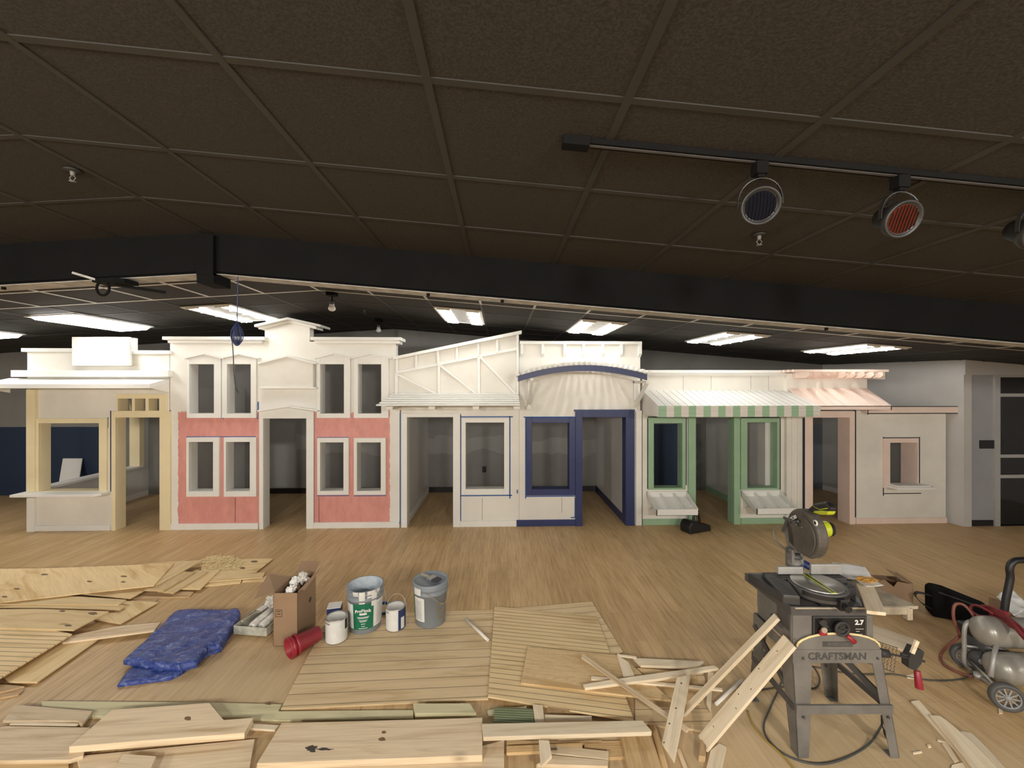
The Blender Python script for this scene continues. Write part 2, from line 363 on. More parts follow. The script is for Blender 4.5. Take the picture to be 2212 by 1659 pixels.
# ------------------------------------------------------------------ the room
XR, ZR, SR, SL = -2.05, 3.165, 0.08, 0.066
def zc(x): return ZR-(SR*(x-XR) if x > XR else SL*(XR-x))
YF, YB, XL, XE, YN = 6.02, 7.95, -11.0, 9.2, -4.0
struct(MB().box(XL, XE, YN, YB+0.2, -0.1, 0.0).build('floor', 'floor'), 'wood look vinyl plank floor, dusty with sawdust near the saw', 'floor')
c = MB()
c.prism([(XL, YN, zc(XL)), (XR, YN, ZR), (XE, YN, zc(XE)), (XE, YN, 3.4), (XL, YN, 3.4)], (0, YB+0.2-YN, 0))
struct(c.build('ceiling', 'tile'), 'low pitched suspended ceiling of black painted tiles', 'ceiling')
BY = 2.93
CY = [1.81+0.575*k for k in range(-9, 12)]
def grid(y0, y1, ys, h=0.004):
    g = MB()
    k0, k1 = int((XL-XR)/0.61), int((XE-XR)/0.61)
    for k in range(k0, k1+1):
        x = XR+0.61*k
        g.prism([(x-0.013, y0, zc(x-0.013)-0.001-h), (x+0.013, y0, zc(x+0.013)-0.001-h), (x+0.013, y0, zc(x+0.013)+0.01), (x-0.013, y0, zc(x-0.013)+0.01)], (0, y1-y0, 0))
    for y in ys:
        for a, b in ((XL, XR), (XR, XE)):
            g.prism([(a, y-0.013, zc(a)-h), (b, y-0.013, zc(b)-h), (b, y-0.013, zc(b)+0.01), (a, y-0.013, zc(a)+0.01)], (0, 0.026, 0))
    return g
struct(grid(YN, BY, [y for y in CY if y < BY]).build('trim_1', 'tbar'), 'black painted ceiling grid in front of the beam', 'ceiling grid')
struct(grid(BY+0.13, 4.7, [y for y in CY if BY+0.13 < y < 4.7]).build('trim_2', 'tbar_pale'), 'pale ceiling grid just behind the beam', 'ceiling grid')
struct(grid(4.7, YB, [y for y in CY if 4.7 < y < YB]).build('trim_3', 'tbar'), 'black painted ceiling grid over the storefronts', 'ceiling grid')
struct(MB().box(XL, 6.6, YB, YB+0.15, 0, 3.3).build('wall_back', 'backwall'), 'grey back wall with navy painted lower areas and primer patches', 'wall')
struct(MB().box(XL-0.15, XL, YN, YB+0.15, 0, 3.3).build('wall_left', 'wallgrey'), 'grey side wall', 'wall')
struct(MB().box(XL, XE, YN-0.15, YN, 0, 3.3).build('wall_front', 'wallgrey'), 'grey wall behind the camera', 'wall')
struct(MB().box(XE, XE+0.15, YN, YB+0.15, 0, 3.3).build('wall_right', 'wallgrey'), 'grey far side wall', 'wall')
sw = MB(); sw.prism([(6.44, YB, 0), (6.83, 5.80, 0), (6.95, 5.80, 0), (6.95, YB, 0)], (0, 0, 2.9))
struct(sw.build('wall_side', 'wallgrey'), 'light grey side wall right of the blush storefront', 'wall')
hb = MB(); hb.box(6.83, XE, 5.78, 5.95, 2.235, 2.9)
struct(hb.build('wall_header', 'wallgrey'), 'grey wall band over the recessed doorway', 'wall')
struct(MB().box(6.87, 7.31, 5.83, 5.95, 0, 2.235).build('wall_recess', 'wallcool'), 'cool grey recessed wall panel beside the glass door', 'wall')
struct(MB().box(6.875, 7.30, 5.815, 5.83, 0, 0.085).build('baseboard_recess', 'black'), 'black baseboard below the cool grey panel', 'baseboard')
def bb(name, x0, x1, y0, y1, m, lab, z=0.10): struct(MB().box(x0, x1, y0, y1, 0, z).build(name, m), lab, 'baseboard')
bb('baseboard_back', -4.85, 1.85, YB-0.015, YB, 'black', 'black baseboard along the back wall')
# partitions between the little shops
PART = ((-4.93, 'a'), (-1.44, 'b'), (1.93, 'c'), (4.13, 'd'))
for (x, _), nm in zip(PART, ('one', 'two', 'three', 'four')):
    struct(MB().box(x-0.05, x+0.05, YF+0.13, YB, 0, 2.02).build('wall_partition_'+nm, 'partition'), 'white partition between two storefronts', 'wall')
bb('baseboard_navy', 1.863, 1.88, YF+0.13, YB-0.02, 'navy', 'navy baseboard inside the navy shop', 0.115)
bb('baseboard_green', 4.063, 4.08, YF+0.13, YB-0.02, 'green', 'green baseboard inside the green shop', 0.10)
bb('baseboard_white', -1.39, -1.375, YF+0.13, YB-0.02, 'white', 'white baseboard inside the truss shop', 0.10)
sd = MB(); sd.prism([(6.425, YB-0.02, 0), (6.76, 6.12, 0), (6.775, 6.12, 0), (6.44, YB-0.02, 0)], (0, 0, 0.09))
struct(sd.build('baseboard_side', 'white'), 'white baseboard along the side wall', 'baseboard')
hw = MB()
hw.box(-6.80, -6.68, YF+0.13, YB, 0, 0.55); hw.box(-6.80, -6.68, YF+0.13, YB, 1.80, 2.02); hw.box(-6.80, -6.68, 7.82, YB, 0.55, 1.80)
struct(hw.build('wall_halfheight', 'partition'), 'white side wall of the yellow shop with a wide opening', 'wall')
st = MB(); st.box(-6.84, -6.64, YF+0.14, 7.80, 0.55, 0.585)
struct(st.build('trim_4', 'white'), 'white sill along the side opening of the yellow shop', 'trim')
st = MB(); st.box(-6.83, -6.65, 7.72, 7.82, 0.585, 1.80); st.box(-6.83, -6.65, YF+0.14, 7.72, 1.74, 1.80)
struct(st.build('trim_5', 'yellow'), 'yellow trim around the side opening of the yellow shop', 'trim')
bb('baseboard_half', -6.68, -6.665, YF+0.13, YB-0.02, 'white', 'white baseboard inside the yellow shop', 0.09)
# glass door in the recess on the right
d = thing('door_1', 'dark glass door in a pale grey frame at the right edge', 'door', (0, 0, 0)); d['kind'] = 'structure'
fr = MB(); fr.box(7.31, 7.39, 5.80, 5.90, 0, 2.235)
for v0, v1 in ((806, 815), (850, 857), (982, 989), (1026, 1033), (1143, 1150)):
    z1, z0 = ony(2200, v0, 5.8).z, ony(2200, v1, 5.8).z
    fr.box(7.39, XE, 5.81, 5.89, max(0, z0), z1)
fr.box(8.35, 8.43, 5.80, 5.90, 0, 2.235)
fr.build('door_frame', 'doorframe', d); MB().box(7.39, XE, 5.845, 5.86, 0, 2.235).build('glass_panel', 'glassdark', d)
# painted steel gable beam
bm_ = MB(); h0 = 0.285
def bz(x): return zc(x)-h0
for a, b in ((XL, XR), (XR, XE)):
    bm_.prism([(a, BY, bz(a)+0.012), (b, BY, bz(b)+0.012), (b, BY, zc(b)+0.02), (a, BY, zc(a)+0.02)], (0, 0.03, 0))
    bm_.prism([(a, BY, bz(a)+0.004), (b, BY, bz(b)+0.004), (b, BY, bz(b)+0.016), (a, BY, bz(a)+0.016)], (0, 0.15, 0))
beam = bm_.build('beam', 'flatblack'); struct(beam, 'black painted gable beam crossing the ceiling', 'beam')
ul = MB()
for a, b in ((XL, XR), (XR, XE)):
    ul.prism([(a, BY+0.012, bz(a)), (b, BY+0.012, bz(b)), (b, BY+0.012, bz(b)+0.005), (a, BY+0.012, bz(a)+0.005)], (0, 0.138, 0))
ul.build('flange_underside', 'cement', beam)
for u in (925, 1085, 1785, 8):
    p = ony(u, 640, BY+0.05); x = p.x
    MB().frust((x, BY+0.05, bz(x)), (x, BY+0.05, bz(x)-0.018), 0.012, 0.012, 8).build('bolt', 'flatblack', beam)
# ridge splice on the beam
rp = thing('ridge_bracket', 'black steel bracket clamped around the beam at its peak', 'bracket', (XR, BY, bz(XR)))
p = MB(); p.box(-0.06, 0.055, -0.035, -0.004, -0.02, 0.26); p.build('plate', 'flatblack', rp)
p = MB(); p.box(-0.06, 0.055, -0.03, 0.15, -0.075, -0.006); p.build('seat', 'flatblack', rp)
# ------------------------------------------------------------------ ceiling fittings
def slope_m(x, y, up=0.0):
    s = -SR if x > XR else SL
    return Matrix.Translation((x, y, zc(x)+up)) @ Matrix.Rotation(math.atan(-s), 4, 'Y')
def make_troffer(kind):
    t = thing('ceiling_light', '', 'ceiling light')
    f = MB(); w, l = 0.595, 1.14
    for a, b, c_, d_ in ((-w/2, w/2, -l/2, -l/2+0.025), (-w/2, w/2, l/2-0.025, l/2), (-w/2, -w/2+0.025, -l/2, l/2), (w/2-0.025, w/2, -l/2, l/2)):
        f.box(a, b, c_, d_, -0.014, 0.0)
    f.build('frame', 'white', t)
    if kind == 'wrap':
        g = MB(); g.prism([(-0.25, -0.55, -0.012), (-0.19, -0.55, -0.05), (0.19, -0.55, -0.05), (0.25, -0.55, -0.012)], (0, 1.10, 0)); g.build('diffuser', 'tube', t)
    else:
        for a, b in ((-0.265, -0.095), (0.095, 0.265)):
            g = MB()
            for k in range(4):
                y0 = -0.54+0.27*k; g.box(a, b, y0+0.006, y0+0.264, -0.004, -0.001)
            for k in range(5): y0 = -0.54+0.27*k; g.box(a, b, y0-0.004, y0+0.004, -0.030, -0.001)
            tr = g.build('trough', 'white', t)
            MB().frust(((a+b)/2, -0.535, -0.020), ((a+b)/2, 0.535, -0.020), 0.0125, 0.0125, 12).build('tube_lamp', 'tube_bright', tr)
        g = MB()
        for k in range(4):
            y0 = -0.54+0.27*k; g.box(-0.088, 0.088, y0+0.008, y0+0.262, -0.007, -0.002)
        g.build('reflector', 'cement', t)
    return t
def dup(root, loc=None, label=None, group=None):
    r = root.copy(); COL.objects.link(r)
    if loc is not None: r.location = loc
    if label: r['label'] = label
    for ch in list(root.children):
        k = ch.copy(); COL.objects.link(k); k.parent = r
        for g in ch.children:
            q = g.copy(); COL.objects.link(q); q.parent = k
    return r
LX = [-7.235, -5.405, -3.575, -0.525, 1.305, 3.135, 4.965]
LLAB = ['lit strip fixture cut off by the left edge of the photo', 'lit surface strip fixture above the square sign of the yellow shop',
        'lit recessed troffer behind the hanging cable, left of the gable peak', 'lit recessed troffer just left of the truss panel peak',
        'lit recessed troffer over the navy shop parapet', 'lit recessed troffer over the green awning', 'lit recessed troffer over the blush pergola, farthest right']
proto = None; protow = None
for i, x in enumerate(LX):
    wrap = i < 2
    if wrap: t = make_troffer('wrap') if protow is None else dup(protow); protow = protow or t
    else: t = make_troffer('louver') if proto is None else dup(proto); proto = proto or t
    t.matrix_world = slope_m(x, 5.62, -0.009); t['label'] = LLAB[i]; t['group'] = 'ceiling lights over the storefronts'
    t['category'] = 'ceiling light'
def on_ceiling(u, v):
    r = ray(u, v); t = 1.0
    for _ in range(40): p = EYE+r*t; t *= (zc(p.x)-H)/(p.z-H)
    return EYE+r*t
def sprinkler(u, v, lab, s=1.0):
    p = on_ceiling(u, v); t = thing('fire_sprinkler', lab, 'sprinkler', p-V((0, 0, 0.002)), 0, 'ceiling sprinklers')
    MB().lathe([(0.001, 0), (0.036*s, -0.001), (0.034*s, -0.008), (0.001, -0.010)], n=20).build('escutcheon', 'lamp_body', t)
    b = MB(); b.frust((0, 0, -0.008), (0, 0, -0.03), 0.011, 0.008, 10); b.tube([(-0.004, 0, -0.028), (-0.015, 0, -0.04), (-0.003, 0, -0.055)], 0.002, 6); b.tube([(0.004, 0, -0.028), (0.015, 0, -0.04), (0.003, 0, -0.055)], 0.002, 6)
    b.lathe([(0.001, -0.056), (0.014, -0.056), (0.014, -0.058), (0.001, -0.059)], n=12); b.build('head', 'saw_grey', t)
sprinkler(157, 366, 'small sprinkler head on the dark ceiling at upper left')
sprinkler(1640, 505, 'small sprinkler head on the dark ceiling between the two track lamps')
sprinkler(787, 668, 'sprinkler head on the ceiling right of the bare bulb fixture')
def bulb_fixture(u, v, lab):
    p = on_ceiling(u, v); t = thing('bulb_fixture', lab, 'light fixture', p, 0, 'bare bulb fixtures')
    b = MB(); b.box(-0.05, 0.05, -0.05, 0.05, -0.045, 0.0); b.build('junction_box', 'flatblack', t)
    MB().tube([(0, 0, -0.04), (0.005, 0, -0.08), (-0.002, 0, -0.105)], 0.008, 8).build('stem', 'flatblack', t)
    MB().lathe([(0.001, -0.10), (0.024, -0.10), (0.026, -0.14), (0.03, -0.155), (0.001, -0.155)], n=16).build('socket', 'steel', t)
    MB().lathe([(0.022, -0.152), (0.036, -0.172), (0.041, -0.188), (0.036, -0.205), (0.02, -0.217), (0.001, -0.22)], n=18).build('bulb', 'bulb', t)
bulb_fixture(717, 631, 'unlit flood bulb hanging from a black box near the ridge, the larger nearer one')
bulb_fixture(818, 689, 'small unlit bulb fixture far back above the pink shop cornice')
dl = thing('downlight', 'small glowing round downlight in the ceiling above the blush pergola', 'downlight', on_ceiling(1810, 777))
MB().lathe([(0.075, 0), (0.095, -0.002), (0.095, -0.008), (0.072, -0.008)], n=24).build('trim_ring', 'white', dl)
MB().lathe([(0.001, -0.004), (0.072, -0.004), (0.072, -0.006), (0.001, -0.006)], n=24).build('lens', 'downlight', dl)
# track with spot lamps
TY = 1.45
tr = thing('track_rail', 'black ceiling track rail carrying the round spot lamps', 'track', (0.3, TY, zc(0.3)))
tr.rotation_euler = (0, math.atan(SR), 0)
b = MB(); b.box(0, 2.6, -0.017, 0.017, -0.022, -0.0015); b.build('rail', 'flatblack', tr)
b = MB(); b.box(-0.075, 0.02, -0.022, 0.022, -0.034, -0.0015); b.build('end_feed', 'flatblack', tr)
b = MB(); b.box(0.02, 2.6, -0.006, 0.006, -0.024, -0.0215); b.build('slot', 'saw_dark', tr)
def spot(u, v, lens, lab, tilt, face):
    z0 = 0
    x = ony(u, v, TY).x
    t = thing('spot_lamp', lab, 'spot lamp', (x, TY, zc(x)-0.024), 0, 'track spot lamps')
    b = MB(); b.box(-0.022, 0.022, -0.02, 0.02, -0.045, 0.0); b.box(-0.014, 0.014, -0.014, 0.014, -0.056, -0.045); b.build('track_adapter', 'flatblack', t, 0.003)
    c0 = V((0, 0, -0.155)); n = V(face).normalized(); side = n.cross(V((0, 0, 1))).normalized(); side = -side
    y = MB(); pts = [c0+side*(-0.071)+V((0, 0, 0.0))]
    arc = []
    for k in range(15):
        a = PI*k/14; arc.append(c0+side*(-0.072*math.cos(a))+V((0, 0, 0.10*math.sin(a)**0.8)))
    yk = MB()
    for a, b2 in zip(arc, arc[1:]): yk.beam(a, b2+(b2-a)*0.1, 0.014, 0.003, up=n.cross(b2-a))
    yk.build('yoke', 'lamp_body', t)
    MB().tube(spline([(0, 0, -0.05), c0+n*-0.02+V((0.006, 0, 0.085)), c0-n*0.06+V((0, 0, 0.05))], 5), 0.004, 6).build('wire', 'black', t)
    h = MB(); h.lathe([(0.001, -0.085), (0.035, -0.085), (0.042, -0.05), (0.062, -0.01), (0.066, 0.018), (0.060, 0.022), (0.056, 0.014), (0.05, 0.012)], c0, n, 28); h.build('housing', 'lamp_body', t)
    MB().lathe([(0.001, 0.014), (0.03, 0.013), (0.053, 0.010)], c0, n, 28).build('lens', lens, t)
    q = MB(); up = side.cross(n)
    for k in range(-4, 5):
        w = 0.048*math.sqrt(max(0, 1-(k/4.6)**2)); q.beam(c0+n*0.017+side*0.011*k-up*w, c0+n*0.017+side*0.011*k+up*w, 0.002, 0.003, up=n)
    q.build('guard_bars', 'flatblack', t)
spot(1641, 345, 'lamp_blue', 'round track spot lamp with a dark blue lens', 0, (-0.30, -0.85, -0.42))
spot(1944, 376, 'lamp_red', 'round track spot lamp with a red lens', 0, (-0.05, -0.9, -0.42))
spot(2240, 410, 'lamp_blue', 'spot lamp almost out of frame at the right edge of the track', 0, (-0.05, -0.9, -0.42))
# hose clamp gear and the hanging cable
g0 = ony(262, 596, BY+0.10)
g = thing('beam_clamp', 'black pipe clamp with a ring bolted under the left beam', 'clamp', (g0.x, g0.y, bz(g0.x)))
b = MB(); b.beam((-0.16, -0.18, 0.02), (-0.06, -0.12, -0.012), 0.018, 0.014); b.build('pipe', 'cement', g)
b = MB(); b.box(-0.08, 0.14, -0.13, -0.02, -0.03, -0.002); b.beam((0.0, -0.05, -0.03), (0.22, 0.12, -0.045), 0.05, 0.014); b.build('bar', 'flatblack', g)
b = MB(); b.tube([(-0.015+0.042*math.cos(2*PI*k/24), -0.12, -0.07+0.05*math.sin(2*PI*k/24)) for k in range(24)], 0.008, 8, True); b.build('ring', 'flatblack', g)
hc = thing('hanging_cable', 'thin dark blue cable coil hanging from the beam in front of the pink shop', 'cable', ony(512, 588, BY+0.02))
def hl(u, v): return ony(u, v, BY+0.02)-hc.location
MB().tube(spline([hl(514, 585), hl(513, 640), hl(512, 702)], 6), 0.0032, 6).build('drop_cord', 'bluelabel', hc)
k = MB()
for i in range(7):
    a = PI*i/7+0.2; w = 0.038*(0.75+0.25*math.sin(i*2.1)); hh = 0.075+0.006*math.cos(i*3)
    cc = hl(512, 722)
    k.tube([cc+V((w*math.cos(a)*math.cos(q)*(1-0.25*math.sin(q)), w*math.sin(a)*math.cos(q), hh*math.sin(q))) for q in [2*PI*j/28 for j in range(28)]], 0.003, 6, True)
k.build('coil', 'bluelabel', hc)
MB().tube(spline([hl(500, 722), hl(504, 768), hl(505, 800), hl(509, 835), hl(515, 848)], 6), 0.0032, 6).build('tail', 'black', hc)
# ------------------------------------------------------------------ storefronts (front plane Y = YF, wall thickness TW)
TW = 0.13
def fx(u, y=0.0): return ony(u, CV, YF+y).x
def fz(u, v, y=0.0): return ony(u, v, YF+y).z
def R4(u0, v0, u1, v1, y=0.0, floor=False):
    um = (u0+u1)/2
    return fx(u0, y), fx(u1, y), (0.0 if floor else fz(um, v1, y)), fz(um, v0, y)
def fb(mb, u0, v0, u1, v1, y0, y1, floor=False):
    a, b, c_, d_ = R4(u0, v0, u1, v1, y0, floor); mb.box(a, b, YF+y0, YF+y1, c_, d_); return mb
def fpoly(mb, pts, y0, y1):
    mb.prism([ony(u, v, YF+y0) for u, v in pts], (0, y1-y0, 0)); return mb
def wall(mb, x0, x1, z0, z1, holes, y0=0.0, y1=TW):
    xs = sorted({x0, x1, *[h[0] for h in holes], *[h[1] for h in holes]}); xs = [x for x in xs if x0 <= x <= x1]
    for a, b in zip(xs, xs[1:]):
        m = (a+b)/2; hs = sorted([(h[2], h[3]) for h in holes if h[0] < m < h[1]]); z = z0
        for p, q in hs:
            if p > z+1e-4: mb.box(a, b, YF+y0, YF+y1, z, p)
            z = max(z, q)
        if z1 > z+1e-4: mb.box(a, b, YF+y0, YF+y1, z, z1)
    return mb
def hole(u0, v0, u1, v1, floor=False, m=0.012):
    a, b, c_, d_ = R4(u0, v0, u1, v1, 0, floor); return (a-m, b+m, c_ if floor else c_-m, d_+m)
def frame(name, parent, mat, outer, inner, y0=-0.025, floor=False, y1=TW+0.01, bottom=True):
    X0, X1, Z0, Z1 = R4(*outer, y0, floor); a, b, c_, d_ = R4(*inner, 0, floor)
    mb = MB(); yf = YF+y0; yb = YF+0.004
    mb.box(X0, a, yf, yb, Z0, Z1); mb.box(b, X1, yf, yb, Z0, Z1); mb.box(a, b, yf, yb, d_, Z1)
    if not floor: mb.box(a, b, yf, yb, Z0, c_)
    e = 0.012
    mb.box(a-e, a, yb, YF+y1, c_, d_+e); mb.box(b, b+e, yb, YF+y1, c_, d_+e); mb.box(a, b, yb, YF+y1, d_, d_+e)
    if not floor: mb.box(a-e, b+e, yb, YF+y1, c_-e, c_)
    return mb.build(name, mat, parent, 0.003)
def tape(parent, segs, mat='tape', w=2.2, y=-0.0022, y1=-0.0002):
    mb = MB()
    for u0, v0, u1, v1 in segs:
        if abs(u1-u0) < abs(v1-v0): fb(mb, (u0+u1)/2-w/2, min(v0, v1), (u0+u1)/2+w/2, max(v0, v1), y, y1)
        else: fb(mb, min(u0, u1), (v0+v1)/2-w/2, max(u0, u1), (v0+v1)/2+w/2, y, y1)
    return mb.build('masking_tape', mat, parent)
GRP = 'play village storefronts along the back'
# ---- 1: yellow trimmed shop with a service window
s1 = thing('storefront', 'white storefront with pale yellow window and door trim, leftmost of the row', 'storefront', (0, 0, 0), 0, GRP)
mb = MB(); zt = fz(210, 760)
wall(mb, fx(59), fx(366), 0, zt, [hole(87, 914, 217, 1060), hole(253, 901.5, 348, 1144, True), hole(258, 861, 347, 888)])
mb.build('wall_panel', 'white_thin', s1)
for q in ((45, 752, 158, 760), (277, 757, 366.5, 764.5)): fb(MB(), *q, -0.04, TW+0.03).build('cornice', 'white', s1, 0.004)
sg = fb(MB(), 155, 728, 279, 790, -0.14, -0.10).build('sign_board', 'white', s1, 0.004)
mb = MB(); fb(mb, 158, 730, 291, 765, -0.02, 0.03); fb(mb, 170, 735, 180, 788, -0.10, 0.0); fb(mb, 262, 735, 272, 788, -0.10, 0.0); mb.build('sign_backing', 'white', s1)
fb(MB(), 23, 800, 363, 814, -0.10, 0.0).build('gutter_board', 'white', s1, 0.003)
mb = MB(); yA = -0.34
B0, B1 = ony(20, 817, YF), ony(366.5, 817, YF); zb = (B0.z+B1.z)/2; zf = 2.065
mb.prism([(B0.x, YF, zb), (B0.x, YF+yA, zf+0.035), (B0.x, YF+yA, zf-0.025), (B0.x, YF, zb-0.06)], (B1.x-B0.x, 0, 0))
mb.build('awning_roof', 'white', s1, 0.003)
for x in (B0.x, B1.x-0.015): mb = MB(); mb.prism([(x, YF, zb-0.06), (x, YF+yA+0.01, zf-0.02), (x, YF, zf-0.09)], (0.015, 0, 0)); mb.build('awning_side', 'white_thin', s1)
mb = MB(); fb(mb, 56, 841, 74, 1063, -0.05, 0.0); mb.build('corner_post', 'yellow', s1, 0.003)
mb = MB(); fb(mb, 57, 1076, 73, 1145, -0.04, 0.0, True); mb.box(fx(73), fx(240), YF-0.02, YF, 0, 0.08); mb.build('base_trim', 'white', s1, 0.003)
frame('window_frame', s1, 'yellow', (77, 904, 230, 1064), (87, 914, 217, 1060))
mb = MB(); X0, X1 = fx(20, -0.2)+0.16, fx(239); z0 = fz(140, 1072, -0.15)
mb.prism([(X0-0.16, YF-0.20, z0), (X1-0.06, YF-0.20, z0), (X1, YF-0.14, z0), (X1, YF+0.02, z0), (X0-0.16, YF+0.02, z0)], (0, 0, 0.035)); mb.build('window_shelf', 'white', s1, 0.004)
frame('door_frame', s1, 'yellow', (241, 889, 367, 1144), (253, 901.5, 348, 1144), -0.03, True)
frame('transom_frame', s1, 'yellow', (251, 851, 360, 889.5), (258, 861, 347, 887), -0.028)
for u0, u1 in ((285, 291), (314, 321)): fb(MB(), u0, 861, u1, 888, -0.02, TW).build('transom_mullion', 'yellow', s1)
tape(s1, [(239, 887, 239, 1062), (368, 886, 368, 945), (233, 902, 233, 925)], 'darktape', 2.0)
# ---- 2: two storey pink shop
s2 = thing('storefront', 'two storey storefront with pink painted lower walls and eight framed windows', 'storefront', (0, 0, 0), 0, GRP)
W = [((403, 771, 477, 903), (413, 787, 466, 893)), ((479, 771, 553, 903), (494, 787, 545, 893)), ((684, 771, 756, 903), (694, 787, 745, 893)), ((764, 771, 839, 903), (775, 787, 825, 893)),
     ((402, 945, 473, 1073), (412, 954, 464, 1060)), ((483, 945, 553, 1073), (492, 954, 543, 1060)), ((685, 946, 753, 1069), (694, 955, 744, 1059)), ((764, 946, 833, 1069), (773, 955, 824, 1059))]
mb = MB(); wall(mb, fx(367.5), fx(864), 0, fz(615, 738), [hole(*w[1]) for w in W]+[hole(571, 903, 663.5, 1143, True), (fx(855), fx(864)+0.01, fz(860, 850), 9.0)])
fpoly(mb, [(572, 738.1), (669, 738.1), (669, 703), (620.5, 688), (572, 703)], 0.0, TW)
zpk = fz(600, 889)
mb.build('wall_panel', pinkwall_material(fx(384.5), fx(842), zpk), s2)
def cornice(mb, u0, u1, v, du=14):
    fb(mb, u0, v, u1, v+7, -0.10, TW+0.06); fb(mb, u0+du*0.6, v+7, u1-du*0.3, v+14, -0.055, TW+0.03)
mb = MB(); cornice(mb, 350, 571, 727, 20); mb.build('cornice', 'white', s2, 0.004)
mb = MB(); cornice(mb, 670, 866, 728); mb.build('cornice', 'white', s2, 0.004)
def gable_roof(mb, u0, u1, vp, ve, th, y0, y1):
    um = (u0+u1)/2
    fpoly(mb, [(u0, ve), (um, vp), (um, vp+th), (u0, ve+th)], y0, y1); fpoly(mb, [(um, vp), (u1, ve), (u1, ve+th), (um, vp+th)], y0, y1)
mb = MB(); gable_roof(mb, 549, 692, 685, 701, 5, -0.13, TW+0.08); gable_roof(mb, 558, 683, 690, 705, 6, -0.07, TW+0.03); mb.build('gable_roof', 'white', s2, 0.003)
for i, w in enumerate(W):
    f = frame('window_frame', s2, 'white', w[0], w[1], -0.04)
    if i < 4:
        u0, v0, u1, v1 = w[0]; um = (u0+u1)/2
        mb = MB(); fpoly(mb, [(u0+3, v0+1), (u1-3, v0+1), (um, v0-6)], -0.035, 0.0); gable_roof(mb, u0-5, u1+5, v0-8.5, v0+1.5, 3, -0.075, 0.0)
        mb.build('window_hood', 'white', s2, 0.002)
mb = MB(); fpoly(mb, [(559.5, 838), (559.5, 785), (618, 770), (676, 785), (676, 838)], -0.09, 0.0); mb.build('sign_board', 'white_thin', s2, 0.003)
mb = MB(); gable_roof(mb, 556, 682, 767.5, 783, 4, -0.12, 0.0); fb(mb, 560, 836.5, 683, 840, -0.11, 0.0); mb.build('sign_molding', 'white', s2, 0.002)
mb = MB(); fpoly(mb, [(559.5, 904), (559.5, 889), (618, 880), (677, 889), (677, 904)], -0.035, 0.0); gable_roof(mb, 556, 686, 876.5, 886, 3.5, -0.10, 0.0); mb.build('door_hood', 'white', s2, 0.002)
frame('door_frame', s2, 'white', (559.5, 892, 677, 1143), (571, 903, 663.5, 1143), -0.03, True)
for u0, u1 in ((368, 559), (677.5, 863)): mb = MB(); mb.box(fx(u0), fx(u1), YF-0.022, YF, 0, 0.085); mb.build('baseboard', 'white', s2, 0.002)
tape(s2, [(365.5, 888, 365.5, 1128), (557.5, 868, 557.5, 888), (555.5, 892, 555.5, 905), (482, 890, 482, 905)], 'tape', 2.2, -0.006)
tape(s2, [(685, 1071, 754, 1071), (764, 1071, 834, 1071), (678.5, 890, 678.5, 1128), (685, 945, 753, 945), (402, 943.5, 553, 943.5)], 'tape', 1.6, -0.003)
mb = MB()
for u, v0, v1 in ((508, 1075, 1128), (689, 1074, 1128)): fb(mb, u-0.5, v0, u+0.5, v1, -0.0006, 0.0005)
mb.build('panel_seam', 'black', s2)
# ---- 3: white truss shop
s3 = thing('storefront', 'white storefront with a slanted truss panel above a clapboard awning', 'storefront', (0, 0, 0), 0, GRP)
mb = MB(); wall(mb, fx(866), fx(1121), 0, fz(990, 850), [hole(881, 901, 979, 1139, True), hole(1006, 912.5, 1089, 1055.5)])
fpoly(mb, [(856, 851), (1121, 851), (1121, 719), (856, 772)], 0.001, TW); mb.build('wall_panel', 'white_thin', s3)
mb = MB(); fpoly(mb, [(849, 777), (849, 770.5), (1127, 713.5), (1127, 720.5)], -0.10, -0.001); mb.build('cap_board', 'white', s3, 0.003)
mb = MB(); fpoly(mb, [(853, 808), (853, 802), (1117, 750), (1117, 756)], -0.035, 0); mb.build('rail', 'white', s3, 0.002)
for u in (857, 899, 946, 987, 1033, 1074, 1118):
    t0 = 773-(u-851)*0.2+4; mb = MB(); fb(mb, u-2.6, t0, u+2.6, t0+29 if u != 1118 else 850, -0.045, 0); mb.build('stud', 'white', s3, 0.002)
for u in (856, 948, 1034):
    t0 = 804-(u-853)*0.197+3; mb = MB(); fb(mb, u-3, t0, u+3, 850, -0.036, 0); mb.build('truss_post', 'white', s3, 0.002)
for a, b in (((858, 808), (943, 850)), ((951, 789), (1029, 850)), ((1038, 772), (1113, 850))):
    mb = MB(); mb.beam(ony(*a, YF-0.018), ony(*b, YF-0.018), 0.034, 0.036, up=(0, -1, 0)); mb.build('truss_brace', 'white', s3, 0.002)
mb = MB(); x0, x1 = fx(850), fx(1119.5); ytop, ybot, z0, z1 = 0.0, -0.50, 1.965, 1.80
N = 6
for k in range(N):
    a, b = k/N, (k+1)/N
    ya, yb2 = ytop+(ybot-ytop)*a, ytop+(ybot-ytop)*(b+0.03); za, zb2 = z0+(z1-z0)*a, z0+(z1-z0)*b
    mb.prism([(x0-0.02*k, YF+ya, za+0.004), (x0-0.02*k, YF+yb2, zb2+0.024), (x0-0.02*k, YF+yb2, zb2+0.006), (x0-0.02*k, YF+ya, za-0.012)], (x1-x0+0.02*k, 0, 0))
mb.build('clapboard_awning', 'white', s3, 0.002)
for u in (842, 933, 1028, 1116): x = fx(u, -0.45); mb = MB(); mb.prism([(x-0.045, YF, z0-0.06), (x-0.045, YF-0.47, z1-0.004), (x-0.045, YF-0.47, z1-0.05), (x-0.045, YF, z1-0.05)], (0.09, 0, 0)); mb.build('awning_rafter', 'white_thin', s3, 0.003)
mb = MB(); mb.box(x0+0.03, x1, YF-0.03, YF, 1.72, 1.80); mb.build('awning_ledger', 'white_thin', s3, 0.003)
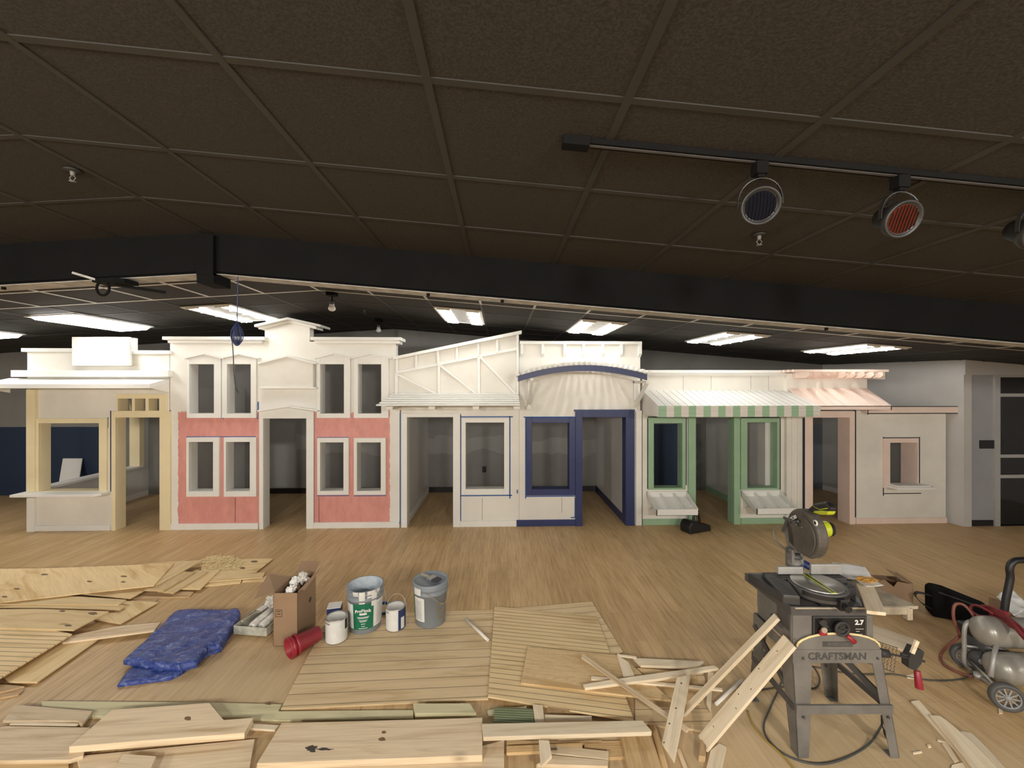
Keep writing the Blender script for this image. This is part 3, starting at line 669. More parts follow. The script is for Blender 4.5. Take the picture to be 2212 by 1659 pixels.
frame('door_frame', s3, 'white', (867, 893, 994, 1139), (880, 901, 979, 1139), -0.025, True)
frame('window_frame', s3, 'white', (997, 904, 1100, 1068), (1006, 912.5, 1089, 1055.5), -0.025)
mb = MB(); mb.box(fx(994.5), fx(1115.5), YF-0.022, YF, 0, 0.085); mb.build('baseboard', 'white', s3, 0.002)
tape(s3, [(864.5, 892, 864.5, 1132), (995, 895, 995, 1126), (992, 900.5, 1108, 900.5), (1101.5, 899, 1101.5, 1077), (994, 1070.5, 1106, 1070.5), (1117.5, 1058, 1117.5, 1066)], 'tape', 2.6)
mb = MB(); fb(mb, 1041, 1076, 1042, 1123, -0.0006, 0.0005); mb.build('panel_seam', 'print', s3)
# ---- 4: navy shop with the arched pergola
s4 = thing('storefront', 'white storefront with navy door and window trim under an arched slatted pergola', 'storefront', (0, 0, 0), 0, GRP)
mb = MB(); wall(mb, fx(1121.4), fx(1383), 0, fz(1250, 741), [hole(1149, 913, 1229, 1055.6), hole(1257, 901, 1350, 1136, True)]); mb.build('wall_panel', 'white_thin', s4)
mb = MB(); fb(mb, 1123, 737, 1387, 743.5, -0.06, TW+0.04); mb.build('cap_board', 'white', s4, 0.003)
for u in (1127, 1172, 1219, 1259.5, 1300, 1340.5, 1381):
    mb = MB(); a, b, c_, d_ = R4(u-3, 744, u+3, 772, 0)
    mb.prism([(a, YF, d_), (a, YF-0.055, d_), (a, YF-0.055, c_+0.05), (a, YF, c_)], (b-a, 0, 0)); mb.build('corbel', 'white', s4, 0.002)
YA = -0.56
xa, xb = fx(1119, YA), fx(1398, YA); zl, zm = fz(1120, 812, YA), fz(1260, 789, YA)
zr = fz(1398, 809, YA)
def arc_z(x):
    t = (x-xa)/(xb-xa); base = zl+(zr-zl)*t; return base+(zm-(zl+zr)/2)*4*t*(1-t)
def arc_board(name, mat, y0, y1, h, off=0.0, e=0.0):
    mb = MB(); n = 28; xs = [xa-e+(xb-xa+2*e)*i/n for i in range(n+1)]
    for a, b in zip(xs, xs[1:]): mb.prism([(a, YF+y0, arc_z(a)+off), (b, YF+y0, arc_z(b)+off), (b, YF+y0, arc_z(b)+off-h), (a, YF+y0, arc_z(a)+off-h)], (0, y1-y0, 0))
    return mb.build(name, mat, s4)
arc_board('front_arch', 'navy', YA, YA+0.03, 0.078)
arc_board('wall_arch', 'white', -0.035, 0.0, 0.078)
for k in range(26):
    x = xa+(xb-xa)*k/25; sl = (arc_z(x+0.01)-arc_z(x-0.01))/0.02
    mb = MB(); mb.beam((x, YF+YA-0.07, arc_z(x)+0.026), (x, YF-0.0, arc_z(x)+0.026), 0.031, 0.05, up=(-sl, 0, 1)); mb.build('slat', 'white', s4, 0.002)
for u in (1143, 1372):
    x = fx(u, -0.02); zt_ = arc_z(x)-0.078
    mb = MB(); mb.box(x-0.022, x+0.022, YF-0.04, YF, zt_-0.42, zt_); mb.box(x-0.04, x+0.04, YF-0.045, YF, zt_-0.45, zt_-0.42)
    mb.beam((x, YF-0.03, zt_-0.38), (x, YF+YA+0.05, zt_-0.03), 0.035, 0.045, up=(1, 0, 0)); mb.box(x-0.022, x+0.022, YF+YA+0.03, YF, zt_-0.035, zt_); mb.build('brace', 'white', s4, 0.002)
frame('window_frame', s4, 'navy', (1137, 902.5, 1243, 1070.5), (1149, 913, 1229, 1055.6), -0.03)
frame('door_frame', s4, 'navy', (1243.5, 886.5, 1371, 1136), (1257, 901, 1350, 1136), -0.04, True)
mb = MB(); mb.box(fx(1116), fx(1244), YF-0.024, YF, 0, 0.092); mb.build('baseboard', 'navy', s4, 0.002)
mb = MB(); fb(mb, 1241, 885, 1371.5, 888.5, -0.05, 0.0); mb.build('door_cap', 'navy', s4)
mb = MB(); fb(mb, 1374, 887, 1386.5, 1134, -0.03, 0.0, True); mb.build('corner_post', 'white', s4, 0.002)
tape(s4, [(1131, 901, 1242, 901), (1135.5, 902, 1135.5, 1077), (1136, 1072, 1242, 1072), (1242.5, 1075, 1242.5, 1118), (1233, 1118, 1242, 1118)], 'tape', 2.4)
mb = MB(); fb(mb, 1213, 1074, 1214, 1108, -0.0006, 0.0005); mb.build('panel_seam', 'print', s4)
# ---- 5: green shop with the striped awning
s5 = thing('storefront', 'white storefront with sage green trim under a green striped awning', 'storefront', (0, 0, 0), 0, GRP)
mb = MB(); wall(mb, fx(1388), fx(1698), 0, fz(1545, 806), [hole(1411, 914, 1472, 1053), hole(1501, 901, 1583, 1134, True), hole(1612, 912, 1676, 1053)]); mb.build('wall_panel', 'white_thin', s5)
mb = MB(); fb(mb, 1388, 799.5, 1698, 805.5, -0.09, TW+0.03); fb(mb, 1390, 805.5, 1698, 811, -0.05, TW); mb.build('cornice', 'white', s5, 0.003)
mb = MB()
for u in (1476, 1536, 1622, 1660): fb(mb, u-0.4, 812, u+0.4, 842, -0.0006, 0.0005)
mb.build('panel_seam', 'print', s5)
YV = -0.62
xl, xr = fx(1388), fx(1701); zA, zB = fz(1545, 843), fz(1600, 877, YV); zC = fz(1600, 900.5, YV)
mb = MB(); mb.prism([(xl, YF, zA), (xl, YF+YV, zB), (xl, YF+YV, zB-0.014), (xl, YF, zA-0.014)], (xr-xl, 0, 0)); aw = mb.build('awning_roof', 'white', s5)
mb = MB(); n = 22
for k in range(1, n):
    x = xl+(xr-xl)*k/n; mb.prism([(x-0.003, YF, zA+0.001), (x-0.003, YF+YV, zB+0.001), (x+0.003, YF+YV, zB+0.001), (x+0.003, YF, zA+0.001)], (0, 0, -0.002))
mb.build('board_joint', 'print', aw)
def stripes(x0, w, c1, c2):
    m, nt, b = nodes_of('striped_paint'); sset(b, c1, 0.5); t = nd(nt, 'ShaderNodeTexCoord'); q = nd(nt, 'ShaderNodeSeparateXYZ'); lk(nt, t.outputs['Object'], q.inputs[0])
    fr = mth(nt, 'FRACT', mth(nt, 'MULTIPLY', mth(nt, 'SUBTRACT', q.outputs[0], x0-20*w), 1.0/w)); k = mth(nt, 'LESS_THAN', fr, 0.5)
    n_ = ramp(nt, noise_of(nt, objco(nt, (2, 1, 30)), 1.5, 5), [(0.3, (0.82,)*3), (0.7, (1, 1, 1))])
    lk(nt, mixc(nt, 1.0, mixc(nt, k, c2, c1), n_, 'MULTIPLY'), b.inputs['Base Color']); return m
vb = MB(); vb.box(xl, xr, YF+YV-0.014, YF+YV, zC, zB+0.004); vb.build('valance', stripes(xl, 2*(xr-xl)/n, (0.32, 0.50, 0.32), (0.72, 0.68, 0.62)), s5)
for x in (xl, xr-0.014): mb = MB(); mb.prism([(x, YF, zA-0.014), (x, YF+YV, zB-0.014), (x, YF+YV, zC), (x, YF, fz(1400, 893))], (0.014, 0, 0)); mb.build('awning_side', 'white', s5)
frame('window_frame', s5, 'green', (1401, 902, 1481, 1058), (1411, 914, 1472, 1053), -0.03)
frame('window_frame', s5, 'green', (1601, 903, 1684, 1058), (1612, 912, 1676, 1053), -0.03)
frame('door_frame', s5, 'green', (1487.5, 890, 1599, 1134), (1501, 901, 1583, 1134), -0.035, True)
for u0, u1 in ((1388, 1487), (1599.5, 1697)): mb = MB(); mb.box(fx(u0), fx(u1), YF-0.022, YF, 0, 0.085); mb.build('baseboard', 'green', s5, 0.002)
tape(s5, [(1399, 904, 1399, 1056), (1399, 900.5, 1481, 900.5), (1482.5, 902, 1482.5, 1048), (1599.8, 905, 1599.8, 1050), (1600, 901.5, 1684, 901.5), (1685.5, 902, 1685.5, 1058)], 'darktape', 2.0)
for lab, u0, u1 in (('', 1397, 1483), ('', 1600.5, 1684)):
    a, b = fx(u0), fx(u1); z1, z0, yt = fz(1540, 1059.5), fz(1560, 1100, -0.38), -0.38
    t = MB(); hgt = 0.085
    def slab(x0, x1, f0, f1, lift, th):
        q = lambda f: (YF+yt*f, z1-0.085+(z0-z1)*f)
        (y0_, za_), (y1_, zb_) = q(f0), q(f1)
        t.prism([(x0, y0_, za_+lift), (x0, y1_, zb_+lift), (x0, y1_, zb_+lift+th), (x0, y0_, za_+lift+th)], (x1-x0, 0, 0))
    slab(a, b, 0, 1, 0, 0.008); w_ = 0.014
    slab(a, a+w_, 0, 1, 0.0, hgt); slab(b-w_, b, 0, 1, 0.0, hgt); slab(a, b, 0, 0.04, 0.0, hgt); slab(a, b, 0.96, 1.0, 0.0, hgt)
    for k in (1, 2): x = a+(b-a)*k/3; slab(x-0.012, x+0.012, 0.04, 0.96, 0, hgt-0.02)
    o = t.build('display_tray', 'white', s5, 0.0015)
    for x in (a+0.03, b-0.05): br = MB(); br.prism([(x, YF, z1-0.06), (x, YF+yt*0.55, z1-0.06+(z0-z1)*0.55), (x, YF, z1-0.27)], (0.02, 0, 0)); br.build('tray_bracket', 'white', o)
# ---- 6: blush shop with the small pergola
Y6 = -0.05
s6 = thing('storefront', 'blush and white storefront with a plank roof and small pergola, rightmost of the row', 'storefront', (0, 0, 0), 0, GRP)
def w6(v): return fz(1780, v, Y6)
mb = MB()
def hole6(u0, v0, u1, v1, floor=False, m=0.012):
    a, b, c_, d_ = R4(u0, v0, u1, v1, Y6, floor); return (a-m, b+m, c_ if floor else c_-m, d_+m)
wall(mb, fx(1699, Y6), fx(1873, Y6), 0, w6(806), [hole6(1752, 902, 1833, 1130, True)], Y6, TW)
wall(mb, fx(1873, Y6), fx(2043, Y6), 0, fz(1960, 879, Y6), [hole6(1920, 955, 1979, 1052)], Y6, TW+0.02); mb.build('wall_panel', 'white_thin', s6)
for u in (1701, 1712, 1724): fb(MB(), u-2, 901, u+2, 1128, Y6-0.012, Y6, True).build('batten', 'white_thin', s6)
yR = -0.44
xl, xr = fx(1703, Y6), fx(1872.6, Y6); zA = fz(1790, 838.6, Y6); zB = fz(1830, 876, yR)
mb = MB(); n = 9
for k in range(n):
    a, b = xl+(xr-xl)*k/n, xl+(xr-xl)*(k+1)/n-0.003
    mb.prism([(a, YF+Y6, zA), (a, YF+yR, zB), (a, YF+yR, zB-0.016), (a, YF+Y6, zA-0.016)], (b-a, 0, 0))
mb.build('plank_roof', 'blush', s6, 0.001)
mb = MB(); mb.box(xl, xr, YF+yR, YF+yR+0.014, zB-0.06, zB-0.006)
mb.prism([(xr-0.014, YF+Y6, zA-0.016), (xr-0.014, YF+yR, zB-0.016), (xr-0.014, YF+yR, zB-0.06), (xr-0.014, YF+Y6, zB-0.06)], (0.014, 0, 0)); mb.build('roof_fascia', 'blush', s6)
yP = -0.36
xl2 = fx(1712, yP); xr2 = fx(1917, yP)
zP = fz(1800, 803.5, yP)
for k in range(4):
    y = YF+Y6-0.03-0.095*k; mb = MB(); mb.box(xl2, xr2, y-0.018, y+0.018, zP, zP+0.034); mb.build('pergola_slat', 'blush', s6, 0.002)
for k in range(9):
    x = fx(1716, Y6)+(xr2-0.05-fx(1716, Y6))*k/8; mb = MB()
    mb.prism([(x-0.016, YF+Y6, zP), (x-0.016, YF+yP, zP), (x-0.016, YF+yP, zP-0.05), (x-0.016, YF+yP+0.05, zP-0.085), (x-0.016, YF+Y6, zP-0.085)], (0.032, 0, 0)); mb.build('pergola_rafter', 'blush', s6, 0.002)
mb = MB(); mb.box(fx(1712, Y6), fx(1912, Y6-0.02), YF+Y6-0.02, YF+Y6, zP-0.10, zP); mb.build('ledger', 'blush', s6)
X0, X1 = fx(1739, Y6-0.03), fx(1847, Y6-0.03); a, b = fx(1753, Y6), fx(1832, Y6); zt = fz(1790, 902, Y6); zo = fz(1790, 887.5, Y6)
mb = MB(); y0 = YF+Y6-0.03
mb.box(X0, a, y0, YF+Y6+0.004, 0, zo); mb.box(b, X1, y0, YF+Y6+0.004, 0, zo); mb.box(a, b, y0, YF+Y6+0.004, zt, zo)
mb.box(a-0.012, a, YF+Y6, YF+TW+0.01, 0, zt); mb.box(b, b+0.012, YF+Y6, YF+TW+0.01, 0, zt); mb.box(a, b, YF+Y6, YF+TW+0.01, zt, zt+0.012); mb.build('door_frame', 'blush', s6, 0.003)
X0, X1, Z0, Z1 = R4(1909.5, 947, 1985, 1054, Y6-0.025); a, b, c_, d_ = R4(1920, 956, 1979, 1051, Y6); y0, y1 = YF+Y6-0.025, YF+Y6+0.004
mb = MB(); mb.box(X0, a, y0, y1, Z0, Z1); mb.box(b, X1, y0, y1, Z0, Z1); mb.box(a, b, y0, y1, d_, Z1); mb.box(a, b, y0, y1, Z0, c_)
for q in ((a-0.012, a), (b, b+0.012)): mb.box(q[0], q[1], y1, YF+TW+0.06, c_, d_+0.012)
mb.box(a, b, y1, YF+TW+0.06, d_, d_+0.012); mb.box(a, b, y1, YF+TW+0.06, c_-0.012, c_); mb.build('window_frame', 'blush', s6, 0.003)
mb = MB(); a, b = fx(1918, Y6), fx(1987, Y6); z = fz(1955, 1056, Y6-0.15); mb.box(a-0.04, b+0.05, YF+Y6-0.19, YF+Y6+0.02, z-0.008, z+0.028); mb.box(a, b, YF+Y6-0.16, YF+Y6+0.03, z+0.028, z+0.045); mb.build('window_shelf', 'white', s6, 0.004)
mb = MB(); fb(mb, 1872, 879, 2085, 892, Y6-0.10, Y6+0.02); mb.build('ledge_board', 'blush', s6, 0.002)
mb = MB(); mb.box(fx(1848, Y6), fx(2043, Y6), YF+Y6-0.02, YF+Y6, 0, 0.085); mb.build('baseboard', 'blush', s6, 0.002)
tape(s6, [(1770, 886, 1848, 886), (1848.5, 886, 1848.5, 1118), (1738, 903, 1738, 1125)], 'darktape', 1.8, Y6-0.034, Y6)
tape(s6, [(1908.5, 944, 1908.5, 1071), (1908, 945.5, 1987, 945.5), (1986.5, 944, 1986.5, 1048), (1908, 1066, 1990, 1066)], 'darktape', 1.7, Y6-0.004, Y6)
tape(s6, [(1874, 878.2, 2085, 878.2), (1874, 893, 2084, 893), (1875, 883, 1875, 896), (2084, 877, 2084, 897)], 'darktape', 1.6, Y6-0.104, Y6-0.0995)
# sign plate, outlet, leaning panel, black device
o = MB(); a, b = ony(2115, 960, 5.83).x, ony(2165, 960, 5.83).x; o.box(a, b, 5.812, 5.829, ony(2140, 969, 5.82).z, ony(2140, 951, 5.82).z)
tag(o.build('wall_plate', 'black', None, 0.002), 'black rectangular plate on the cool grey panel by the glass door', 'plate')
p = ony(1046, 1014, YB-0.004); t = thing('wall_outlet', 'black outlet plate on the back wall seen through the truss shop window', 'outlet', (p.x, YB-0.0075, p.z))
MB().box(-0.036, 0.036, -0.003, 0.006, -0.058, 0.058).build('cover_plate', 'black', t, 0.002)
b = MB(); b.box(-0.016, 0.016, -0.006, -0.002, 0.008, 0.038); b.box(-0.016, 0.016, -0.006, -0.002, -0.038, -0.008); b.build('socket', 'dust_black', t)
pts = [ony(123, 1054, 7.55), ony(165, 1054, 7.55), ony(179, 990, 7.93), ony(138, 990, 7.93)]
for q in pts[:2]: q.z = 0.0
mb = MB(); mb.prism(pts, (0, -0.02, 0)); tag(mb.build('white_panel', 'white', None, 0.002), 'white board leaning on the navy wall inside the yellow shop', 'board')
# ------------------------------------------------------------------ things on the floor
p = onz(1508, 1150); t = thing('portable_charger', 'black wedge shaped device with a carry handle by the green shop doorway', 'device', (p.x, p.y+0.06, 0), math.radians(20))
b = MB(); b.prism([(-0.20, -0.09, 0.0), (-0.21, -0.09, 0.10), (-0.15, -0.08, 0.17), (0.04, -0.085, 0.12), (0.19, -0.09, 0.08), (0.20, -0.09, 0.0)], (0, 0.19, 0)); b.build('body', 'black', t, 0.02)
b = MB(); b.tube(spline([(-0.06, 0, 0.13), (-0.035, 0, 0.22), (0.01, 0, 0.25), (0.05, 0, 0.22), (0.07, 0, 0.10)], 6), 0.017, 10); b.build('carry_handle', 'black', t)
b = MB(); b.prism([(0.065, -0.03, 0.1245), (0.15, -0.03, 0.102), (0.15, 0.04, 0.102), (0.065, 0.04, 0.1245)], (0, 0, 0.003)); b.build('label', 'orange', t)
b = MB()
for y in (-0.05, 0.05): b.frust((0.195, y, 0.045), (0.208, y, 0.045), 0.018, 0.018, 14)
b.build('terminal', 'steel', t)
# flat boards: the outline on their own level, real thickness below it
def board(name, lab, cat, group, pts, z, th, mat, ln=None):
    if mat.startswith('groove') and ln is None: ln = (0, 1)
    P = [onz(u, v, z) for u, v in pts]; c = sum(P, V())/len(P); n = len(P)
    if ln is None:
        i = max(range(n), key=lambda k: (P[(k+1) % n]-P[k]).length); d = P[(i+1) % n]-P[i]
    else: d = P[ln[1]]-P[ln[0]]
    a = math.atan2(d.y, d.x); mt = Matrix.Translation(c) @ Matrix.Rotation(a, 4, 'Z'); inv = mt.inverted()
    mb = MB(); mb.prism([inv @ q for q in P], (0, 0, -th))
    o = mb.build(name, mat, None, min(0.002, th*0.15), mt); return tag(o, lab, cat, group)
GS, GP, GK, GB = 'plywood sheets piled at left', 'grooved panels laid on the floor', 'loose sticks and offcuts', 'lumber along the front'
S = 0.012
BO = [
 # upper left pile, lowest first
 ('plywood_offcut', 'small plywood strip at the far right tip of the left pile', GS, [(606, 1242), (597, 1254), (523, 1256.5), (527, 1247)], S, S, 'ply'),
 ('plywood_offcut', 'plywood strip second from the right tip of the left pile', GS, [(524, 1248), (519, 1258.5), (442, 1266), (420, 1261), (445, 1252)], S, S, 'ply'),
 ('plywood_sheet', 'plywood sheet with oval patches and shavings on it at the back of the left pile', GS, [(590, 1206), (555, 1234), (430, 1247), (436, 1222), (500, 1207)], 2*S, S, 'ply'),
 ('plywood_offcut', 'pale plywood offcut in front of the sheet with oval patches', GS, [(573, 1236), (567, 1247), (438, 1258), (440, 1247), (520, 1239)], 2*S+0.002, S-0.002, 'ply'),
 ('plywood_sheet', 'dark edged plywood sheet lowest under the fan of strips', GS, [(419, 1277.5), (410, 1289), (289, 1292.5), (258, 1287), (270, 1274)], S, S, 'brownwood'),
 ('plywood_strip', 'plywood strip rightmost of the fanned strips', GS, [(475, 1232), (433, 1272), (385, 1271.5), (390, 1246), (440, 1230)], 3*S, S, 'ply'),
 ('plywood_strip', 'plywood strip second from the right of the fanned strips', GS, [(450, 1235.5), (374, 1281), (340, 1277), (424, 1230)], 4*S, S, 'ply'),
 ('plywood_strip', 'reddish plywood strip in the middle of the fanned strips', GS, [(422, 1235.5), (354, 1275.5), (312, 1274.5), (360, 1232)], 5*S, S, 'ply_fig'),
 ('plywood_sheet', 'triangular corner of a plywood sheet poking out under the long top sheet', GS, [(332, 1264), (281.5, 1292), (178, 1282), (200, 1262)], 4*S, S, 'ply'),
 ('plywood_strip', 'plywood strip next to the long top sheet, with a slanted end', GS, [(439, 1209), (340, 1264), (310, 1262), (376, 1214)], 6*S, S, 'ply'),
 ('plywood_sheet', 'back corner of a plywood sheet behind the long top sheet', GS, [(403, 1210), (395, 1222), (300, 1236), (296, 1219)], 4*S, S, 'ply'),
 ('plywood_sheet', 'long knotty plywood sheet on top of the left pile', GS, [(376, 1216.5), (333, 1264), (6, 1300), (-120, 1313), (-120, 1230), (110, 1227)], 7*S, S, 'ply'),
 # lower left pile
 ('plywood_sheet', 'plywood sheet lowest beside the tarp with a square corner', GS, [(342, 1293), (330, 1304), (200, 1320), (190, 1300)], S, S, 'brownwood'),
 ('plywood_sheet', 'plywood sheet with a pointed right corner behind the tarp', GS, [(342, 1300), (261, 1346.5), (205, 1337), (180, 1310), (274, 1297)], 2*S, S, 'ply'),
 ('plywood_sheet', 'thin plywood sheet below the long top sheet, upper of two', GS, [(273, 1295), (256, 1306), (-120, 1304), (-120, 1288), (120, 1285)], 5*S, S, 'ply'),
 ('plywood_sheet', 'thin plywood sheet below the long top sheet, lower of two', GS, [(273, 1308), (259, 1316.5), (-120, 1309), (-120, 1295), (200, 1297)], 4*S, S, 'ply'),
 ('plank', 'short plank slanting beside the blue tarp', GS, [(347, 1344), (334, 1361.5), (136, 1388), (115, 1380), (256, 1352)], 3.35*S, S*1.3, 'pine'),
 ('plywood_sheet', 'yellowish plywood sheet under the wide grooved sheet', GS, [(214, 1379), (80, 1473), (20, 1472), (-20, 1440), (100, 1374)], 2*S, S, 'ply'),
 ('grooved_sheet', 'fine grooved sheet at the left edge of the lower left pile', GS, [(-120, 1345), (60, 1350), (156, 1369), (0, 1464), (-120, 1545)], 6*S, S, 'groove_fine'),
 ('plywood_sheet', 'plywood sheet with dark oval knots on the lower left pile', GS, [(235, 1320), (159, 1360.5), (-120, 1353), (-120, 1317), (80, 1315)], 7*S, S, 'ply'),
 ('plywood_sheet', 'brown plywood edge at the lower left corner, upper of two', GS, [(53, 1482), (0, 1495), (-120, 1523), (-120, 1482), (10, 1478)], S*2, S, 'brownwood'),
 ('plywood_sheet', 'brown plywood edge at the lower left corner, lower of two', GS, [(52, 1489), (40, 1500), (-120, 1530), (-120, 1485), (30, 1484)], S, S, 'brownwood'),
 # grooved panels
 ('grooved_plywood', 'wide grooved panel under the paint pails', GP, [(606, 1531), (1055, 1509), (1068, 1317), (712, 1327)], S, S, 'groove_wide'),
 ('grooved_plywood', 'grooved panel mostly hidden under the finer grooved panel', GP, [(1110, 1313), (1279, 1299.5), (1345, 1407), (1300, 1424), (1100, 1420)], S+0.001, S, 'groove_wide'),
 ('grooved_plywood', 'large fine grooved panel at the middle of the floor', GP, [(1068, 1310), (1289, 1330), (1370, 1557), (1054, 1504)], 2.2*S, S, 'groove_fine'),
 ('grooved_plywood', 'grooved panel with a rounded broken corner under the loose sticks', GP, [(1372, 1442), (1514, 1440), (1536, 1500), (1540, 1568), (1526, 1581), (1491, 1574), (1436, 1570), (1372, 1557)], S, S, 'groove_wide'),
 ('plywood_piece', 'figured plywood piece lying on the large fine grooved panel', GK, [(1140, 1397), (1332, 1414), (1370, 1440), (1452, 1513), (1125, 1475)], 3.4*S, S*1.1, 'ply_fig'),
 ('plywood_piece', 'figured plywood piece under the crossed sticks', GK, [(1375, 1442), (1503, 1452), (1512, 1521), (1456, 1518)], 2.2*S, S, 'ply_fig'),
 # sticks
 ('offcut', 'mitred pine offcut at the back of the stick heap', GK, [(1368, 1421), (1521, 1428), (1512, 1437), (1500, 1441), (1384, 1437)], 0.045, 0.018, 'pine_pale'),
 ('stick', 'thin pale stick behind the mitred offcut', GK, [(1333, 1412), (1375, 1418), (1375, 1422), (1340, 1417)], 0.058, 0.008, 'pine_pale'),
 ('offcut', 'short mitred offcut pointing at the camera in the stick heap', GK, [(1332, 1414), (1358, 1430), (1372, 1462), (1347, 1462)], 0.052, 0.011, 'pine_pale'),
 ('stick', 'thin square stick lying under the long white stick', GK, [(1277, 1460), (1380, 1469), (1560, 1486), (1561, 1491), (1380, 1475), (1277, 1467)], 0.053, 0.012, 'pine_pale'),
 ('stick', 'long pale stick crossing the heap left to right', GK, [(1260, 1478), (1312, 1469), (1542, 1437), (1552, 1443), (1424, 1466), (1264, 1486)], 0.075, 0.018, 'pine_pale'),
 ('stick', 'long thin stick slanting across the figured plywood to the front', GK, [(1259, 1412), (1290, 1434), (1489, 1573), (1484, 1580), (1345, 1482), (1256, 1420)], 0.088, 0.012, 'pine'),
 ('plank', 'pointed pale plank standing out in front of the stick heap', GK, [(1462, 1463), (1492, 1456), (1469, 1583), (1457, 1643), (1430, 1602)], 0.11, 0.018, 'pine_pale'),
 ('stick', 'short stick lying beyond the leaning plank', GK, [(1529, 1450), (1541, 1453), (1535, 1537), (1526, 1520)], 0.03, 0.015, 'pine_pale'),
 ('offcut', 'pale offcut with a cut corner below the leaning plank', GK, [(1553, 1605), (1569, 1613), (1552, 1690), (1518, 1690), (1535, 1620)], 0.018, 0.018, 'pine_pale'),
 ('offcut', 'small brown end block under the foot of the leaning plank', GK, [(1513, 1597), (1526, 1600), (1524, 1634), (1509, 1632)], 0.035, 0.035, 'brownwood'),
 ('stick', 'narrow stick beside the pointed plank at the bottom edge', GK, [(1405, 1565), (1417, 1566), (1452, 1690), (1438, 1690)], 0.03, 0.018, 'dark_pine'),
 ('stick', 'short narrow stick right of the pointed plank at the bottom edge', GK, [(1462, 1618), (1469, 1616), (1494, 1680), (1486, 1684)], 0.016, 0.016, 'pine'),
 # front lumber
 ('plank', 'long greenish plank running behind the front lumber', GB, [(90, 1514), (450, 1517), (608, 1521), (601, 1536), (893, 1533), (893, 1552), (600, 1556), (540, 1550), (90, 1546)], 0.018, 0.018, 'treated'),
 ('plank', 'brown plank below the long greenish plank', GB, [(540, 1560), (893, 1556), (1000, 1555), (1000, 1563), (540, 1576)], 0.012, 0.012, 'dark_pine'),
 ('plank', 'split pine plank at left with a notched end', GB, [(35, 1522), (200, 1535.5), (177, 1567), (168, 1557), (6, 1556)], 0.036, 0.018, 'pine'),
 ('plank', 'narrow pine plank in front of the notched plank', GB, [(30, 1557), (170, 1562), (163, 1566.5), (20, 1565)], 0.030, 0.014, 'pine_pale'),
 ('plank', 'broad pine board at the lower left corner', GB, [(12, 1568), (195, 1571), (180, 1632), (150, 1641), (-80, 1644), (-80, 1590)], 0.038, 0.024, 'pine'),
 ('plank', 'narrow plank under the broad board at the lower left corner', GB, [(-80, 1648), (148, 1646), (150, 1680), (-80, 1690)], 0.018, 0.018, 'dark_pine'),
 ('plank', 'pine plank along the bottom between the two thick boards', GB, [(165, 1633), (550, 1596), (534, 1690), (180, 1690)], 0.020, 0.018, 'pine'),
 ('board', 'thick wide board with a cut corner and a dark knot at left', GB, [(242, 1533), (452.5, 1518), (483.5, 1555), (547, 1550), (528, 1583), (149, 1613)], 0.075, 0.037, 'pine'),
 ('offcut', 'small square offcut at the bottom edge on the left', GB, [(265, 1628), (337, 1633), (318, 1680), (238, 1680)], 0.060, 0.020, 'pine'),
 ('offcut', 'short brown slat between the two thick boards', GB, [(545, 1563), (604, 1566), (594, 1577), (540, 1573)], 0.034, 0.012, 'pine_pale'),
 ('board', 'thick wide board with a black stain and knots at front centre', GB, [(608, 1562), (1042, 1550), (1042, 1631), (555, 1649)], 0.075, 0.038, 'pine'),
 ('board', 'thick brown board under the stained front board', GB, [(560, 1640), (1000, 1622), (1089, 1598), (1089, 1690), (540, 1690)], 0.036, 0.036, 'pine'),
 ('block', 'short green tinted lumber block on the long greenish plank', GB, [(893, 1519), (1015, 1519), (1029, 1540), (897, 1541)], 0.055, 0.036, 'treated'),
 ('block', 'square green block with slanted grooves', GB, [(1068, 1527), (1153, 1531), (1154, 1562), (1066, 1562)], 0.040, 0.038, 'treated_green'),
 ('offcut', 'tan offcut behind the green grooved block', GB, [(1053, 1533), (1137, 1525), (1139, 1536), (1053, 1542)], 0.020, 0.018, 'treated'),
 ('offcut', 'pencil marked white stick between the green block and the white slat', GB, [(1151, 1521), (1172, 1523), (1177, 1562), (1156, 1562)], 0.045, 0.018, 'pine_pale'),
 ('offcut', 'pencil marked pointed stick at the bottom edge', GB, [(1164, 1598), (1186, 1599), (1192, 1632), (1169, 1655), (1166, 1630)], 0.092, 0.018, 'pine_pale'),
 ('slat', 'white slat behind the pale front plank, upper of two', GB, [(1176, 1543), (1278, 1546), (1279, 1556), (1177, 1557)], 0.030, 0.014, 'pine_pale'),
 ('slat', 'white slat behind the pale front plank, lower of two', GB, [(1176, 1555), (1290, 1557), (1292, 1566), (1177, 1568)], 0.016, 0.014, 'pine_pale'),
 ('plank', 'pale clean plank with a mitred right end across the front', GB, [(1041, 1563), (1388, 1556), (1408, 1579), (1407, 1581), (1044, 1592)], 0.092, 0.024, 'pine_pale'),
 ('plank', 'dark golden plank running under the pale front plank to the bottom edge', GB, [(1340, 1590), (1406, 1584), (1440, 1690), (1366, 1690)], 0.038, 0.038, 'dark_pine'),
]
SL_ = [('first', [(1094, 1598), (1215, 1602), (1300, 1598), (1300, 1607), (1094, 1608)]), ('second', [(1094, 1611), (1258, 1604), (1258, 1618), (1094, 1626)]), ('third', [(1262, 1601), (1342, 1600), (1347, 1617), (1262, 1619)]),
       ('fourth', [(1188, 1609), (1315, 1622), (1314, 1640), (1188, 1626)]), ('fifth', [(1188, 1630), (1314, 1642), (1313, 1655), (1160, 1650)]), ('sixth', [(1158, 1650), (1312, 1657), (1312, 1668), (1158, 1664)]), ('seventh', [(1310, 1618), (1348, 1616), (1350, 1634), (1312, 1636)])]
